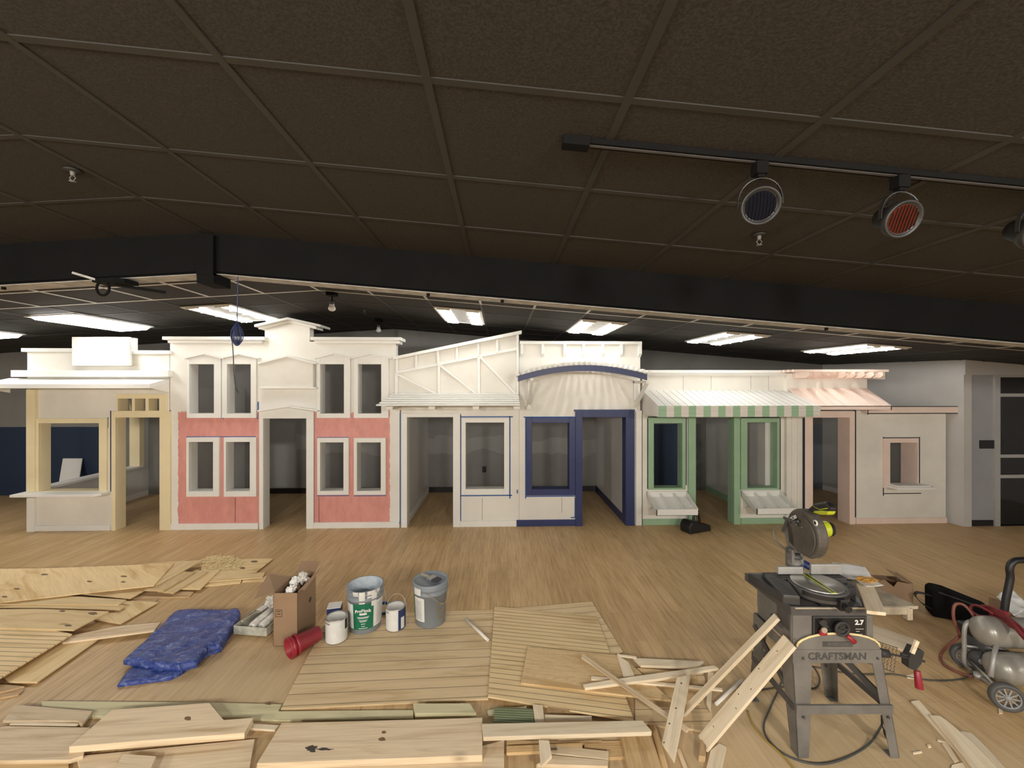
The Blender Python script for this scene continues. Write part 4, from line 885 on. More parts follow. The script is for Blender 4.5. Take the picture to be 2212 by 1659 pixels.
SLAB = ['dark slat farthest back in the slat bundle below the pale plank', 'left slat of the slat bundle, its end against the stained board', 'short slat at the back right of the slat bundle',
        'sloping slat in the middle of the slat bundle', 'knotted slat nearer the bottom edge in the slat bundle', 'slat cut off by the bottom edge in the slat bundle', 'stub slat at the right end of the slat bundle']
for (k, pts), lab in zip(SL_, SLAB):
    BO.append(('slat', lab, 'slat bundle below the pale plank', pts, {'fourth': 0.036, 'fifth': 0.036, 'second': 0.036}.get(k, 0.018), 0.018, 'dark_pine' if k in ('first', 'second', 'third', 'seventh') else 'pine'))
# strips at the lower right
BO += [('strip', 'thin pale strip leftmost of the three strips at lower right', 'pine strips at lower right', [(1968, 1514), (1985, 1512), (2075, 1612), (2125, 1690), (2110, 1690), (2062, 1617)], 0.015, 0.015, 'pine_pale'),
       ('strip', 'middle strip with a split end at lower right', 'pine strips at lower right', [(2008, 1544), (2030, 1546), (2045, 1556), (2100, 1602), (2185, 1690), (2125, 1690)], 0.030, 0.015, 'pine_pale'),
       ('strip', 'right strip with a ragged end at lower right', 'pine strips at lower right', [(2073, 1578), (2098, 1582), (2140, 1622), (2200, 1690), (2170, 1690), (2098, 1606)], 0.0145, 0.0145, 'pine_pale'),
       ('plank', 'wide pale board on the floor behind the wire mesh of the saw', GK, [(1880, 1347), (1984, 1383), (1972, 1412), (1870, 1372)], 0.018, 0.018, 'pine_pale')]
BOBJ = {}
for name, lab, g, pts, z, th, mat in BO:
    BOBJ[lab] = board(name, lab, {'plywood_sheet': 'plywood sheet', 'plywood_offcut': 'plywood offcut', 'plywood_strip': 'plywood strip', 'plywood_piece': 'plywood', 'grooved_plywood': 'panel', 'grooved_sheet': 'panel'}.get(name, name), g, pts, z, th, mat)
def mark(lab, name, u, v, z, ru, rv, mat, seed=0, rough=0.35):
    o = BOBJ[lab]; inv = o.matrix_basis.inverted(); mb = MB(); pts = []
    for k in range(18):
        a = 2*PI*k/18; f = 1+rough*noise.noise(V((math.cos(a)*1.7+seed, math.sin(a)*1.7, seed))); q = onz(u+ru*f*math.cos(a), v+rv*f*math.sin(a), z); pts.append(inv @ q)
    mb.prism(pts, (0, 0, 0.0005)); mb.build(name, mat, o)
SB = 'thick wide board with a black stain and knots at front centre'
M['knot'] = paint('dark_knot', (0.20, 0.115, 0.055), 0.6, 0.4, 40); M['stain'] = paint('black_wood_stain', (0.07, 0.055, 0.05), 0.7, 0.4, 60)
mark(SB, 'stain', 673, 1617, 0.0752, 12, 6, 'stain', 1.0, 0.9); mark(SB, 'stain', 700, 1618, 0.0752, 18, 2.2, 'stain', 5.0, 1.0); mark(SB, 'knot', 829, 1582, 0.0752, 5, 3, 'knot', 2.0); mark(SB, 'knot', 825, 1597, 0.0752, 8, 4, 'knot', 3.0)
mark('thick wide board with a cut corner and a dark knot at left', 'knot', 406, 1552, 0.0752, 8, 4, 'knot', 4.0)
mark('long greenish plank running behind the front lumber', 'knot', 580, 1519.5, 0.0182, 7, 3, 'knot', 4.4)
KS = 'plywood sheet with dark oval knots on the lower left pile'
mark(KS, 'knot', 201, 1325, 7*S+0.0002, 10, 3, 'knot', 6.0); mark(KS, 'knot', 135, 1320, 7*S+0.0002, 7, 2, 'knot', 7.0); mark(KS, 'knot', 147, 1351, 7*S+0.0002, 8, 2.5, 'knot', 8.0)
LS = 'long knotty plywood sheet on top of the left pile'
for i, (u, v, w) in enumerate(((97, 1241, 8), (193, 1256, 6), (268, 1245, 7), (36, 1272, 7), (10, 1289, 7), (266, 1257, 5))): mark(LS, 'knot', u, v, 7*S+0.0002, w, 1.8, 'knot', 9.0+i)
OS = 'plywood sheet with oval patches and shavings on it at the back of the left pile'
mark(OS, 'knot', 549, 1213, 2*S+0.0002, 8, 2, 'knot', 20.0); mark(OS, 'knot', 524, 1227, 2*S+0.0002, 6, 2, 'knot', 21.0)
PP = 'pointed pale plank standing out in front of the stick heap'
for i, (u, v) in enumerate(((1472, 1476), (1460, 1530), (1446, 1563), (1434, 1604))): mark(PP, 'nail_hole', u, v, 0.1102, 2.2, 1.8, 'knot', 30.0+i)
SCR = [([(2034, 1605), (2046, 1603), (2070, 1642), (2062, 1647)], 'long thin splinter right of the saw stand'), ([(2056, 1652), (2082, 1646), (2088, 1664), (2052, 1668)], 'flat square wood scrap at the bottom edge right of the saw'),
       ([(1971, 1624), (1991, 1621), (1992, 1625), (1973, 1628)], 'small sliver beside the right front foot of the saw stand'), ([(2024, 1596), (2044, 1601), (2046, 1605), (2026, 1600)], 'curled sliver by the three strips'),
       ([(2156, 1523), (2163, 1521), (2166, 1540), (2158, 1541)], 'small white scrap left of the compressor wheel'), ([(2002, 1608), (2009, 1607), (2012, 1613), (2005, 1614)], 'tiny chip between saw stand and strips'),
       ([(1956, 1458), (1974, 1455), (1976, 1466), (1960, 1464)], 'paper like scrap below the red clamp handle')]
for pts, lab in SCR: board('wood_scrap', lab, 'scrap', 'wood scraps on the floor', pts, 0.006, 0.0058, 'pine_pale')
# leaning sticks against the saw and loose rods
def leaning(name, lab, cat, group, a, b, w, th, mat, roll=0.0):
    a, b = V(a), V(b); L = (b-a).length; x = (b-a).normalized(); n = V((0, 0, 1)); y = n.cross(x).normalized(); n = x.cross(y)
    mt = Matrix(((x.x, y.x, n.x, a.x), (x.y, y.y, n.y, a.y), (x.z, y.z, n.z, a.z), (0, 0, 0, 1))) @ Matrix.Rotation(roll, 4, 'X')
    mb = MB(); mb.box(0, L, -w/2, w/2, 0, th); return tag(mb.build(name, mat, None, 0.0015, mt), lab, cat, group)
def rod(u0, v0, u1, v1, z, r, lab):
    a, b = onz(u0, v0, z), onz(u1, v1, z); o = MB().frust(a, b, r, r, 14).build('rod', 'pvc', None); tag(o, lab, 'rod', 'short white rods')
rod(1006, 1337, 1054, 1383, S+0.0125, 0.012, 'short white rod on the wide grooved panel right of the pails')
rod(1547, 1521, 1601, 1470, 0.0115, 0.011, 'short white rod on the floor beside the leaning plank')
# shavings on the left pile
mb = MB()
for i in range(420):
    a = rnd.random()*2*PI; r = math.sqrt(rnd.random()); c = onz(478+48*r*math.cos(a), 1217+16*r*math.sin(a), 2*S)
    if c.y > onz(478, 1203).y: continue
    h = 0.035*(1-r)*rnd.random()+0.002; d = rnd.random()*PI; l = 0.03+0.05*rnd.random(); q = V((math.cos(d)*l, math.sin(d)*l, 0)); e = V((-q.y, q.x, 0)).normalized()*0.004
    mb.face([c-q/2-e+V((0, 0, h)), c+q/2-e+V((0, 0, h+0.004)), c+q/2+e+V((0, 0, h+0.006)), c-q/2+e+V((0, 0, h))])
tag(mb.build('wood_shavings', 'sawdust'), 'heap of yellow wood shavings at the back of the left pile', 'shavings', None, 'stuff')
# folded tarp
tp = thing('tarp', 'crumpled folded blue plastic tarp on the floor', 'tarp', (*onz(400, 1390).xy, 0))
def tarp_layer(name, pts, z, z0, amp, seed):
    P = [onz(u, v, z)-tp.location for u, v in pts]; bm = bmesh.new(); vs = [bm.verts.new((q.x, q.y, z)) for q in P]; f = bm.faces.new(vs)
    bmesh.ops.triangulate(bm, faces=[f])
    for _ in range(6):
        es = [e for e in bm.edges if e.calc_length() > 0.03]
        if not es: break
        bmesh.ops.subdivide_edges(bm, edges=es, cuts=1, use_grid_fill=False); bmesh.ops.triangulate(bm, faces=bm.faces[:])
    bmesh.ops.beautify_fill(bm, faces=bm.faces[:], edges=bm.edges[:])
    bnd = [e for e in bm.edges if e.is_boundary]; bv = {v for e in bnd for v in e.verts}
    for v in bm.verts:
        q = V((v.co.x*5+seed, v.co.y*5, seed)); n = noise.noise(q)*0.6+noise.noise(q*2.3)*0.4
        r = abs(noise.noise(V((v.co.x*4-v.co.y*3+seed, v.co.y*2+v.co.x, 3.1))))
        v.co.z = z+amp*n-amp*1.1*max(0, 0.25-r)*3
        if v in bv: v.co.z -= 0.012
    g = bmesh.ops.extrude_edge_only(bm, edges=bnd)['geom']
    for v in [x for x in g if isinstance(x, bmesh.types.BMVert)]: v.co.z = z0; v.co.x *= 0.995; v.co.y *= 0.995
    for f in bm.faces: f.smooth = True
    mb = MB(); mb.bm.free(); mb.bm = bm; o = mb.build(name, 'tarp', tp); return o
tarp_layer('lower_fold', [(289, 1430), (386, 1432), (425, 1420), (412, 1435), (386, 1452), (368, 1460), (253, 1475)], 0.035, 0.001, 0.012, 4.0)
tarp_layer('upper_fold', [(377, 1317), (513, 1311), (520, 1319), (513, 1334), (475, 1388), (452, 1394), (424, 1427), (386, 1434), (330, 1430), (266, 1420), (321, 1373), (348, 1347)], 0.085, 0.03, 0.015, 9.0)
tarp_layer('side_fold', [(516, 1317), (520, 1322), (512, 1340), (478, 1395), (454, 1402), (444, 1408), (436, 1400), (470, 1340)], 0.05, 0.001, 0.015, 2.0)
# paint tray with rollers
q = onz(567, 1350); t = thing('paint_tray', 'pale paint tray full of wrapped rollers left of the cardboard box', 'paint tray', (q.x, q.y, 0), math.radians(-8))
b = MB(); b.prism([(-0.135, -0.16, 0.03), (0.16, -0.16, 0.03), (0.16, 0.20, 0.015), (-0.135, 0.20, 0.015)], (0, 0, 0.004))
for a_ in ([(-0.135, -0.16), (0.16, -0.16)], [(0.16, -0.16), (0.16, 0.2)], [(0.16, 0.2), (-0.135, 0.2)], [(-0.135, 0.2), (-0.135, -0.16)]):
    b.beam((*a_[0], 0.045), (*a_[1], 0.045), 0.006, 0.07)
b.build('tray', 'traymat', t, 0.004)
tray_q = q
def roller(c, d, lab):
    o = MB(); c, d = V(c), V(d).normalized(); o.lathe([(0.012, -0.11), (0.026, -0.11), (0.030, -0.10), (0.030, 0.10), (0.026, 0.11), (0.012, 0.11), (0.012, -0.11)], c, d, 18)
    r = o.build('roller_cover', 'plastic', None); tag(r, lab, 'paint roller', 'roller covers in the paint tray')
roller((q.x+0.015, q.y-0.035, 0.082), (0.25, 1, 0.12), 'pale roller cover in the paint tray nearest the box, left one')
roller((q.x+0.095, q.y-0.035, 0.082), (0.25, 1, 0.12), 'pale roller cover in the paint tray touching the box')
mb = MB(); g = bmesh.ops.create_icosphere(mb.bm, subdivisions=4, radius=1.0)
for v in g['verts']:
    n = noise.noise(v.co*2.3)+0.6*noise.noise(v.co*5.1); v.co = V((v.co.x*0.085, v.co.y*0.07, v.co.z*0.04))*(1+0.5*n)
o = mb.build('plastic_wrap', 'plastic', None, 0, Matrix.Translation((q.x+0.07, q.y+0.09, 0.165))); tag(o, 'crumpled clear plastic wrap heaped in the paint tray', 'plastic wrap')
t = thing('paint_brush', 'pale paint brush lying across the left side of the paint tray', 'brush', (q.x-0.09, q.y+0.03, 0.075), math.radians(75))
b = MB(); b.prism([(-0.12, -0.012, 0), (0.02, -0.008, 0), (0.05, -0.028, 0), (0.05, 0.028, 0), (0.02, 0.008, 0), (-0.12, 0.012, 0)], (0, 0, 0.014)); b.build('handle', 'handlewood', t, 0.003)
b = MB(); b.box(0.05, 0.12, -0.03, 0.03, 0, 0.016); b.build('bristles', 'plastic', t, 0.003)
# cardboard box
A, Bq, Cq = onz(590, 1396), onz(643, 1396), onz(686, 1350)
ex = (Bq-A).normalized(); ey = V((-ex.y, ex.x, 0)); w = (Bq-A).length; dep = (Cq-Bq).length
t = thing('cardboard_box', 'open brown cardboard box with flaps up and trash inside', 'box', (*A.xy, 0), math.atan2(ex.y, ex.x))
bh = 0.425; dep = 0.30
b = MB(); e = 0.005
b.box(0, w, 0, e, 0, bh); b.box(0, w, dep-e, dep, 0, bh); b.box(0, e, 0, dep, 0, bh); b.box(w-e, w, 0, dep, 0, bh); b.box(0, w, 0, dep, 0, e); b.build('carton', 'card', t)
b = MB(); b.prism([(w-e, 0.02, bh), (w+0.02, 0.02, bh+0.02), (w+0.055, 0.0, bh+0.02), (w+0.085, dep-0.03, bh+0.11), (w-e, dep-0.02, bh)], (-0.004, 0, 0.003)); b.build('flap', 'card', t)
b = MB(); b.prism([(0, 0.02, bh), (-0.15, 0.0, bh-0.05), (-0.18, dep-0.06, bh+0.05), (0, dep-0.02, bh)], (0, 0, 0.004)); b.build('flap', 'card', t)
b = MB(); b.prism([(0.01, dep, bh), (w-0.02, dep, bh), (w-0.02, dep+0.12, bh+0.07), (0.01, dep+0.12, bh+0.07)], (0, 0, 0.004)); b.build('flap', 'card', t)
b = MB()
for z in (0.275, 0.255): b.box(0.03, 0.06, -0.001, 0, z, z+0.005)
for z in (0.235, 0.29): b.box(0.018, 0.072, -0.001, 0, z, z+0.003)
for x in (0.018, 0.069): b.box(x, x+0.003, -0.001, 0, 0.235, 0.293)
b.build('printed_mark', 'black', t)
b = MB(); b.lathe([(0.001, 0), (0.022, 0.0), (0.022, 0.001), (0.001, 0.001)], (w, 0.20, 0.27), (1, 0, 0), 16); b.build('printed_mark', 'saw_dark', t)
for i, (x, y, z, r, mt_) in enumerate(((0.11, 0.07, bh-0.005, 0.034, 'paper'), (0.135, 0.2, bh+0.025, 0.04, 'plastic'), (0.07, 0.21, bh+0.0, 0.036, 'paper'))):
    mb = MB(); g = bmesh.ops.create_icosphere(mb.bm, subdivisions=3, radius=r)
    for v in g['verts']: v.co *= 1+0.9*noise.noise(v.co*55+V((i*5, 0, 0)))
    pos = t.matrix_basis @ V((x, y, z)); o = mb.build('crumpled_paper', mt_, None, 0, Matrix.Translation(pos))
    tag(o, ('crumpled white paper at the front inside the cardboard box', 'crumpled plastic sticking up against the tall flap of the box', 'crumpled white paper at the back inside the cardboard box')[i], 'trash', 'trash in the cardboard box')
# red pail on its side
pc = onz(650, 1412); t = thing('red_pail', 'small red plastic pail lying on its side at the corner of the grooved panel', 'pail', (pc.x+0.0, pc.y+0.03, 0.078))
ax = V((-0.62, -0.72, -0.05)).normalized()
b = MB(); b.lathe([(0.001, -0.13), (0.052, -0.13), (0.056, -0.125), (0.074, 0.075), (0.079, 0.078), (0.079, 0.088), (0.075, 0.09), (0.080, 0.10), (0.080, 0.108), (0.070, 0.108), (0.052, -0.12), (0.001, -0.12)], (0, 0, 0), ax, 36); b.build('body', 'red', t)
b = MB(); b.lathe([(0.0755, 0.04), (0.081, 0.045), (0.081, 0.055), (0.0755, 0.06)], (0, 0, 0), ax, 36); b.build('rim_band', 'red', t)
up = V((0, 0, 1)); sd_ = ax.cross(up).normalized()
b = MB(); b.frust(sd_*0.07+ax*0.0, sd_*0.076+ax*0.0, 0.018, 0.018, 14); b.build('label_spot', 'label', t)
# pails and cans
def can(name, lab, cat, loc, r, h, wall_m, sleeve, rz=0.0, lid=True, group=None):
    t = thing(name, lab, cat, (loc.x, loc.y, S), rz, group)
    b = MB(); b.lathe([(0.001, 0), (r-0.002, 0), (r, 0.003), (r, h-0.006), (r-0.003, h), (r-0.008, h-0.001), (r-0.010, h-0.006)], n=40); b.build('body', 'steel', t)
    MB().lathe([(0.001, h-0.006), (r-0.018, h-0.006), (r-0.014, h-0.002), (r-0.010, h-0.006)], n=40).build('lid', 'label' if lid else 'steel', t)
    for m_, a0, a1, z0, z1 in sleeve:
        MB().lathe([(r+0.0006, z0), (r+0.0006, z1)], n=24, a0=math.radians(a0), a1=math.radians(a1)).build('label', m_, t)
    return t
def near_center(u, v, r): q = onz(u, v, S); d = V((q.x, q.y, 0)).normalized(); return q+d*r
c1 = near_center(727, 1394, 0.083); can('paint_can', 'white labelled paint can in front, left of the open grey pail', 'paint can', c1, 0.083, 0.195, 'steel', [('label', -200, 20, 0.012, 0.183), ('bluelabel', 20, 160, 0.012, 0.183), ('print', -150, -105, 0.160, 0.174), ('black', -20, 10, 0.10, 0.18)])
c2 = near_center(855, 1367, 0.081); t = can('paint_can', 'paint can with a blue and white label between the two grey pails', 'paint can', c2, 0.081, 0.190, 'steel', [('label', -190, -62, 0.012, 0.18), ('bluelabel', -62, 170, 0.012, 0.18), ('label', -45, -18, 0.02, 0.115), ('print', -150, -120, 0.155, 0.168)])
b = MB(); b.tube([(0.082*math.cos(a), 0.082*math.sin(a)*0.35+0.02, 0.16+0.105*math.sin(a)) for a in [PI*k/16 for k in range(17)]], 0.0018, 6); b.build('bail_handle', 'steel', t)
c3 = near_center(714, 1377, 0.05)+V((0.0, 0.10, 0)); t = thing('carton', 'small carton with a white top hidden behind the front paint can', 'carton', (c3.x, c3.y, S), 0.2)
MB().box(-0.06, 0.05, -0.05, 0.05, 0, 0.185).build('body', 'bluelabel', t, 0.002); MB().box(-0.06, 0.05, -0.05, 0.05, 0.185, 0.19).build('top', 'label', t)
def bucket(lab, loc, rz, lid):
    t = thing('pail', lab, 'pail', (loc.x, loc.y, S), rz, 'grey five gallon pails'); R, h = 0.132, 0.365
    prof = [(0.001, 0), (0.124, 0), (0.130, 0.006), (R+0.012, h-0.09), (R+0.019, h-0.088), (R+0.020, h-0.075), (R+0.013, h-0.072), (R+0.014, h-0.045), (R+0.020, h-0.043), (R+0.020, h-0.036), (R+0.014, h-0.034), (R+0.015, h-0.006), (R+0.021, h-0.004), (R+0.021, h), (R+0.012, h)]
    MB().lathe(prof, n=48).build('body', 'pail', t)
    if not lid:
        MB().lathe([(R+0.012, h), (0.124, 0.03), (0.001, 0.028)], n=48).build('coated_inside', 'pail_in', t)
        b = MB()
        for a, l in ((-100, 0.10), (-62, 0.13), (-75, 0.06), (-50, 0.05), (-120, 0.04)): b.lathe([(R+0.0225, h-0.001), (R+0.0225, h-l*0.5), (R+0.017, h-l*0.6), (R+0.0165, h-l)], n=6, a0=math.radians(a-9), a1=math.radians(a+9))
        b.build('paint_drips', 'label', t)
    else:
        MB().lathe([(R+0.022, h-0.02), (R+0.022, h+0.006), (R+0.010, h+0.008), (R+0.006, h-0.008), (R-0.002, h-0.009), (0.001, h-0.009)], n=48).build('lid', 'pail', t)
    return t, R, h
def on_pail(t, m_, R, a0, a1, z0, z1, name='label'):
    k = 0.0; r0 = 0.130+(R+0.012-0.130)*(z0/(0.275)); r1 = 0.130+(R+0.012-0.130)*(z1/0.275)
    return MB().lathe([(r0+0.001+k, z0), (r1+0.001+k, z1)], n=24, a0=math.radians(a0), a1=math.radians(a1)).build(name, m_, t)
b1 = near_center(789, 1371, 0.130); t, R, h = bucket('open grey pail with a green label, paint dripping over its rim', b1, math.atan2(-b1.y, -b1.x)+PI/2, False)
on_pail(t, 'greenlabel', R, -132, -62, 0.045, 0.262); on_pail(t, 'label', R, -180, -132, 0.05, 0.255); on_pail(t, 'label', R, -62, -5, 0.05, 0.265)
def ptext(body, ang, z, size, mat='label', bold=0.0):
    a = math.radians(ang); r = 0.1455; n = V((math.cos(a), math.sin(a), 0)); text(body, 'lettering', mat, t, frame_m(n*r+V((0, 0, z)), n.cross(V((0, 0, 1)))*-1, n), size, 0.0008, bold)
ptext('ProBlock', -97, 0.207, 0.034, 'label', 0.0012)
b = MB()
for i, (z, wd) in enumerate(((0.178, 24), (0.152, 40), (0.143, 34), (0.125, 28), (0.115, 22), (0.095, 14), (0.075, 12), (0.058, 30))):
    rr = 0.1325+0.012*z/0.275*0.9; b.lathe([(rr+0.002, z-(0.008 if i == 0 else 0.0025)), (rr+0.002, z+(0.008 if i == 0 else 0.0025))], n=10, a0=math.radians(-97-wd/2), a1=math.radians(-97+wd/2))
b.build('label_print', 'label', t)
b = MB()
for z in [0.07+0.012*k for k in range(15)]:
    for a in (-160, -38): rr = 0.130+0.014*z/0.275; b.lathe([(rr+0.0022, z-0.0015), (rr+0.0022, z+0.0015)], n=8, a0=math.radians(a-12), a1=math.radians(a+12))
b.build('label_print', 'print', t)
b = MB(); b.tube(spline([(R+0.022, 0.0, h-0.06), (R+0.035, -0.05, h-0.14), (R+0.0, -0.11, h-0.2), (0.07, -0.152, h-0.222), (0.0, -0.163, h-0.225)], 6)[:16], 0.002, 6); b.build('wire_handle', 'steel', t)
b2 = near_center(930, 1359, 0.130); t, R, h = bucket('closed grey pail with a brush on its lid and a wire handle', b2, math.atan2(-b2.y, -b2.x)+PI/2, True)
on_pail(t, 'label', R, -158, -112, 0.06, 0.262); on_pail(t, 'greenlabel', R, -180, -160, 0.06, 0.262)
b = MB()
for z in [0.08+0.011*k for k in range(15)]: rr = 0.130+0.014*z/0.275; b.lathe([(rr+0.0022, z-0.0014), (rr+0.0022, z+0.0014)], n=8, a0=math.radians(-152), a1=math.radians(-122))
b.build('label_print', 'print', t)
b = MB(); b.tube(spline([(-0.045, -0.148, h-0.05), (0.02, -0.157, h-0.09), (0.08, -0.135, h-0.15), (0.13, -0.09, h-0.165), (0.153, 0.0, h-0.06)], 8), 0.0025, 6); b.build('wire_handle', 'handlewood', t)
for k, ch in enumerate(('C', 'Z', 'S')):
    a = math.radians(-52); n = V((math.cos(a), math.sin(a), 0)); z = 0.09+0.055*k; text(ch, 'lettering', 'cordyellow', t, frame_m(n*(0.136+0.05*z)+V((0, 0, z)), (0, 0, 1), n), 0.06)
b = MB(); b.lathe([(R+0.023, h-0.075), (R+0.023, h-0.02)], n=8, a0=math.radians(-150), a1=math.radians(-122)); b.lathe([(R+0.012, h-0.13), (R+0.015, h-0.098)], n=8, a0=math.radians(-150), a1=math.radians(-118)); b.build('paint_drips', 'label', t)
bt = thing('paint_brush', 'wide paint brush lying on the lid of the closed grey pail', 'brush', (b2.x, b2.y, S+h+0.008), math.radians(-38))
b = MB(); b.prism([(-0.115, -0.012, 0), (-0.02, -0.009, 0), (-0.01, -0.03, 0), (-0.01, 0.03, 0), (-0.02, 0.009, 0), (-0.115, 0.012, 0)], (0, 0, 0.014)); b.build('handle', 'handlewood', bt, 0.003)
MB().box(-0.01, 0.045, -0.036, 0.036, 0, 0.016).build('ferrule', 'steel', bt, 0.002)
MB().box(0.045, 0.105, -0.036, 0.036, 0, 0.016).build('bristles', 'bristle', bt, 0.003)
q = near_center(829, 1330, 0.03); tr_ = thing('tape_roll', 'roll of blue tape standing between the open pail and the small can', 'tape roll', (q.x, q.y, S+0.055), 0)
MB().lathe([(0.038, -0.012), (0.055, -0.012), (0.055, 0.012), (0.038, 0.012), (0.038, -0.012)], (0, 0, 0), (0.3, -1, 0), 28).build('tape', 'tape', tr_)
MB().lathe([(0.034, -0.012), (0.038, -0.012), (0.038, 0.012), (0.034, 0.012), (0.034, -0.012)], (0, 0, 0), (0.3, -1, 0), 28).build('core', 'label', tr_)
# ------------------------------------------------------------------ table saw on its stand (local: x right, y away, z up)
SO = cf(1.92, 2.47); saw = thing('table_saw', 'dusty grey table saw on a splayed steel stand', 'table saw', (SO.x, SO.y, 0), -TH)
def SP(u, v, y):     # pixel -> local point on the saw's plane y
    d = 2.47+y; q = atd(u, v, d); return V(((u-CU)/F*d-1.92, y, q.z))
def leg(top, bot, sx, sy, wt=0.085, wb=0.05):
    b = MB(); t, o = V(top), V(bot); e = 0.004
    for dx, dy in ((1, 0), (0, 1)):
        s = V((dx*sx, dy*sy, 0)); nrm = V((0, -sy*e*-1, 0)) if dx else V((-sx*e*-1, 0, 0))
        b.prism([t, t+s*wt, o+s*wb, o], nrm)
    b.box(min(o.x, o.x+sx*0.05), max(o.x, o.x+sx*0.05), min(o.y, o.y+sy*0.05), max(o.y, o.y+sy*0.05), 0, 0.005)
    lg = b.build('leg', 'saw_grey', saw)
    q = MB()
    for f in (0.08, 0.62): c_ = t.lerp(o, f)+V((sx*(wt*(1-f)+wb*f)*0.5, -0.004*sy if sy > 0 else -0.004, 0)); q.frust(c_, c_+V((0, -0.006, 0)), 0.008, 0.007, 10)
    q.build('bolt', 'saw_dark', lg)
leg((-0.335, -0.165, 0.60), (-0.315, -0.185, 0), 1, 1, 0.115, 0.06)
leg((0.165, -0.165, 0.60), (0.255, -0.185, 0), -1, 1, 0.06, 0.05)
leg((-0.30, 0.20, 0.66), (-0.335, 0.27, 0), 1, -1, 0.085, 0.05)
leg((0.14, 0.20, 0.60), (0.235, 0.27, 0), -1, -1, 0.085, 0.05)
b = MB(); b.box(-0.335, 0.165, -0.171, -0.166, 0.525, 0.60); b.box(-0.335, 0.165, 0.20, 0.205, 0.525, 0.60); b.box(-0.334, -0.329, -0.165, 0.20, 0.54, 0.60); b.box(0.158, 0.163, -0.165, 0.20, 0.54, 0.60); b.build('stand_apron', 'saw_grey', saw)
for nm, a_, c_ in (('stretcher', (-0.325, -0.183, 0.275), (0.215, -0.183, 0.275)), ('stretcher', (-0.325, -0.165, 0.27), (-0.315, 0.25, 0.28)), ('stretcher', (0.205, -0.165, 0.27), (0.195, 0.25, 0.28)), ('stretcher', (-0.32, 0.245, 0.30), (0.19, 0.245, 0.30)), ('stretcher', (-0.318, -0.16, 0.10+0.2), (-0.31, 0.24, 0.50)), ('stretcher', (0.03, 0.18, 0.53), (0.20, -0.16, 0.30))):
    b = MB(); b.beam(a_, c_, 0.012, 0.048 if a_[1] < -0.17 else 0.036); b.build(nm, 'saw_dark' if a_[1] > -0.17 else 'saw_grey', saw)
text('CRAFTSMAN', 'lettering', 'saw_dark', saw, frame_m((-0.085, -0.1725, 0.562), (1, 0, 0), (0, -1, 0)), 0.055, 0.0008, 0.001, 1.05)
# arched dusty front panel, cabinet, control plate
b = MB(); pts = [(-0.315, -0.168, 0.60)]+[(-0.075-0.235*math.cos(PI*k/12), -0.168, 0.615+0.075*math.sin(PI*k/12)) for k in range(13)]+[(0.16, -0.168, 0.60)]
b.prism(pts, (0, 0.02, 0)); b.build('front_arch', 'saw_grey', saw)
b = MB(); pts = [(-0.075-0.235*math.cos(PI*k/12), -0.166, 0.6155+0.075*math.sin(PI*k/12)) for k in range(13)]
b.tube(pts, 0.006, 6); b.build('dust_ledge', 'sawdust', saw)
b = MB(); b.box(-0.165, 0.005, -0.1695, -0.168, 0.615, 0.645); b.build('badge', 'saw_dark', saw)
text('EMERSON', 'lettering', 'saw_grey', saw, frame_m((-0.08, -0.1702, 0.63), (1, 0, 0), (0, -1, 0)), 0.026)
b = MB(); b.prism([(-0.32, -0.15, 0.60), (0.14, -0.15, 0.60), (0.14, 0.19, 0.60), (-0.32, 0.19, 0.60)], (0, 0, 0.205)); b.build('cabinet', 'saw_grey', saw, 0.008)
P0, P1 = SP(1754, 1330, -0.152), SP(1871, 1373, -0.152)
b = MB(); b.box(P0.x, P1.x, -0.158, -0.150, P1.z, P0.z); pl = b.build('control_plate', 'black', saw, 0.003)
b = MB(); x0, x1, z0, z1 = P0.x+0.006, P1.x-0.006, P1.z+0.006, P0.z-0.006
for q in ((x0, x1, z0, z0+0.002), (x0, x1, z1-0.002, z1), (x0, x0+0.002, z0, z1), (x1-0.002, x1, z0, z1)): b.box(q[0], q[1], -0.1588, -0.158, q[2], q[3])
b.build('border_line', 'saw_grey', pl)
q = SP(1856, 1345, -0.159); text('2.7', 'lettering', 'label', saw, frame_m(q, (1, 0, 0), (0, -1, 0)), 0.036, 0.0006, 0.0015, 1.1)
b = MB()
for u, v, w in ((1857, 1359, 0.045), (1853, 1364, 0.02), (1856, 1370, 0.035)): q = SP(u, v, -0.159); b.box(q.x-w/2, q.x+w/2, -0.1592, -0.158, q.z-0.001, q.z+0.001)
b.build('plate_print', 'label', saw)
# elevation wheel and tilt handle
q = SP(1812, 1353, -0.16)
b = MB(); b.tube([q+V((0.036*math.cos(a), -0.025, 0.036*math.sin(a))) for a in [2*PI*k/28 for k in range(28)]], 0.008, 8, True); b.frust(q, q+V((0, -0.03, 0)), 0.014, 0.012, 14); b.beam(q+V((-0.036, -0.025, 0)), q+V((0.036, -0.025, 0)), 0.01, 0.008); b.lathe([(0.001, -0.018), (0.03, -0.02)], q, (0, 1, 0), 24); b.build('hand_wheel', 'dust_black', saw)
b = MB(); b.frust(q+V((0.02, -0.03, -0.03)), q+V((0.055, -0.04, -0.065)), 0.011, 0.014, 12); b.build('crank_knob', 'red', saw)
q = SP(1774, 1350, -0.16)
b = MB(); b.beam(q+V((-0.02, -0.01, 0.03)), q+V((0.02, -0.012, -0.005)), 0.02, 0.02); b.frust(q+V((0, -0.012, 0.02)), q+V((0, -0.02, 0.02)), 0.02, 0.018, 14); b.build('lock_lever', 'dust_black', saw)
b = MB(); b.frust(q+V((-0.002, -0.02, -0.015)), q+V((-0.002, -0.03, -0.015)), 0.017, 0.015, 14); b.build('switch_key', 'handlewood', saw)
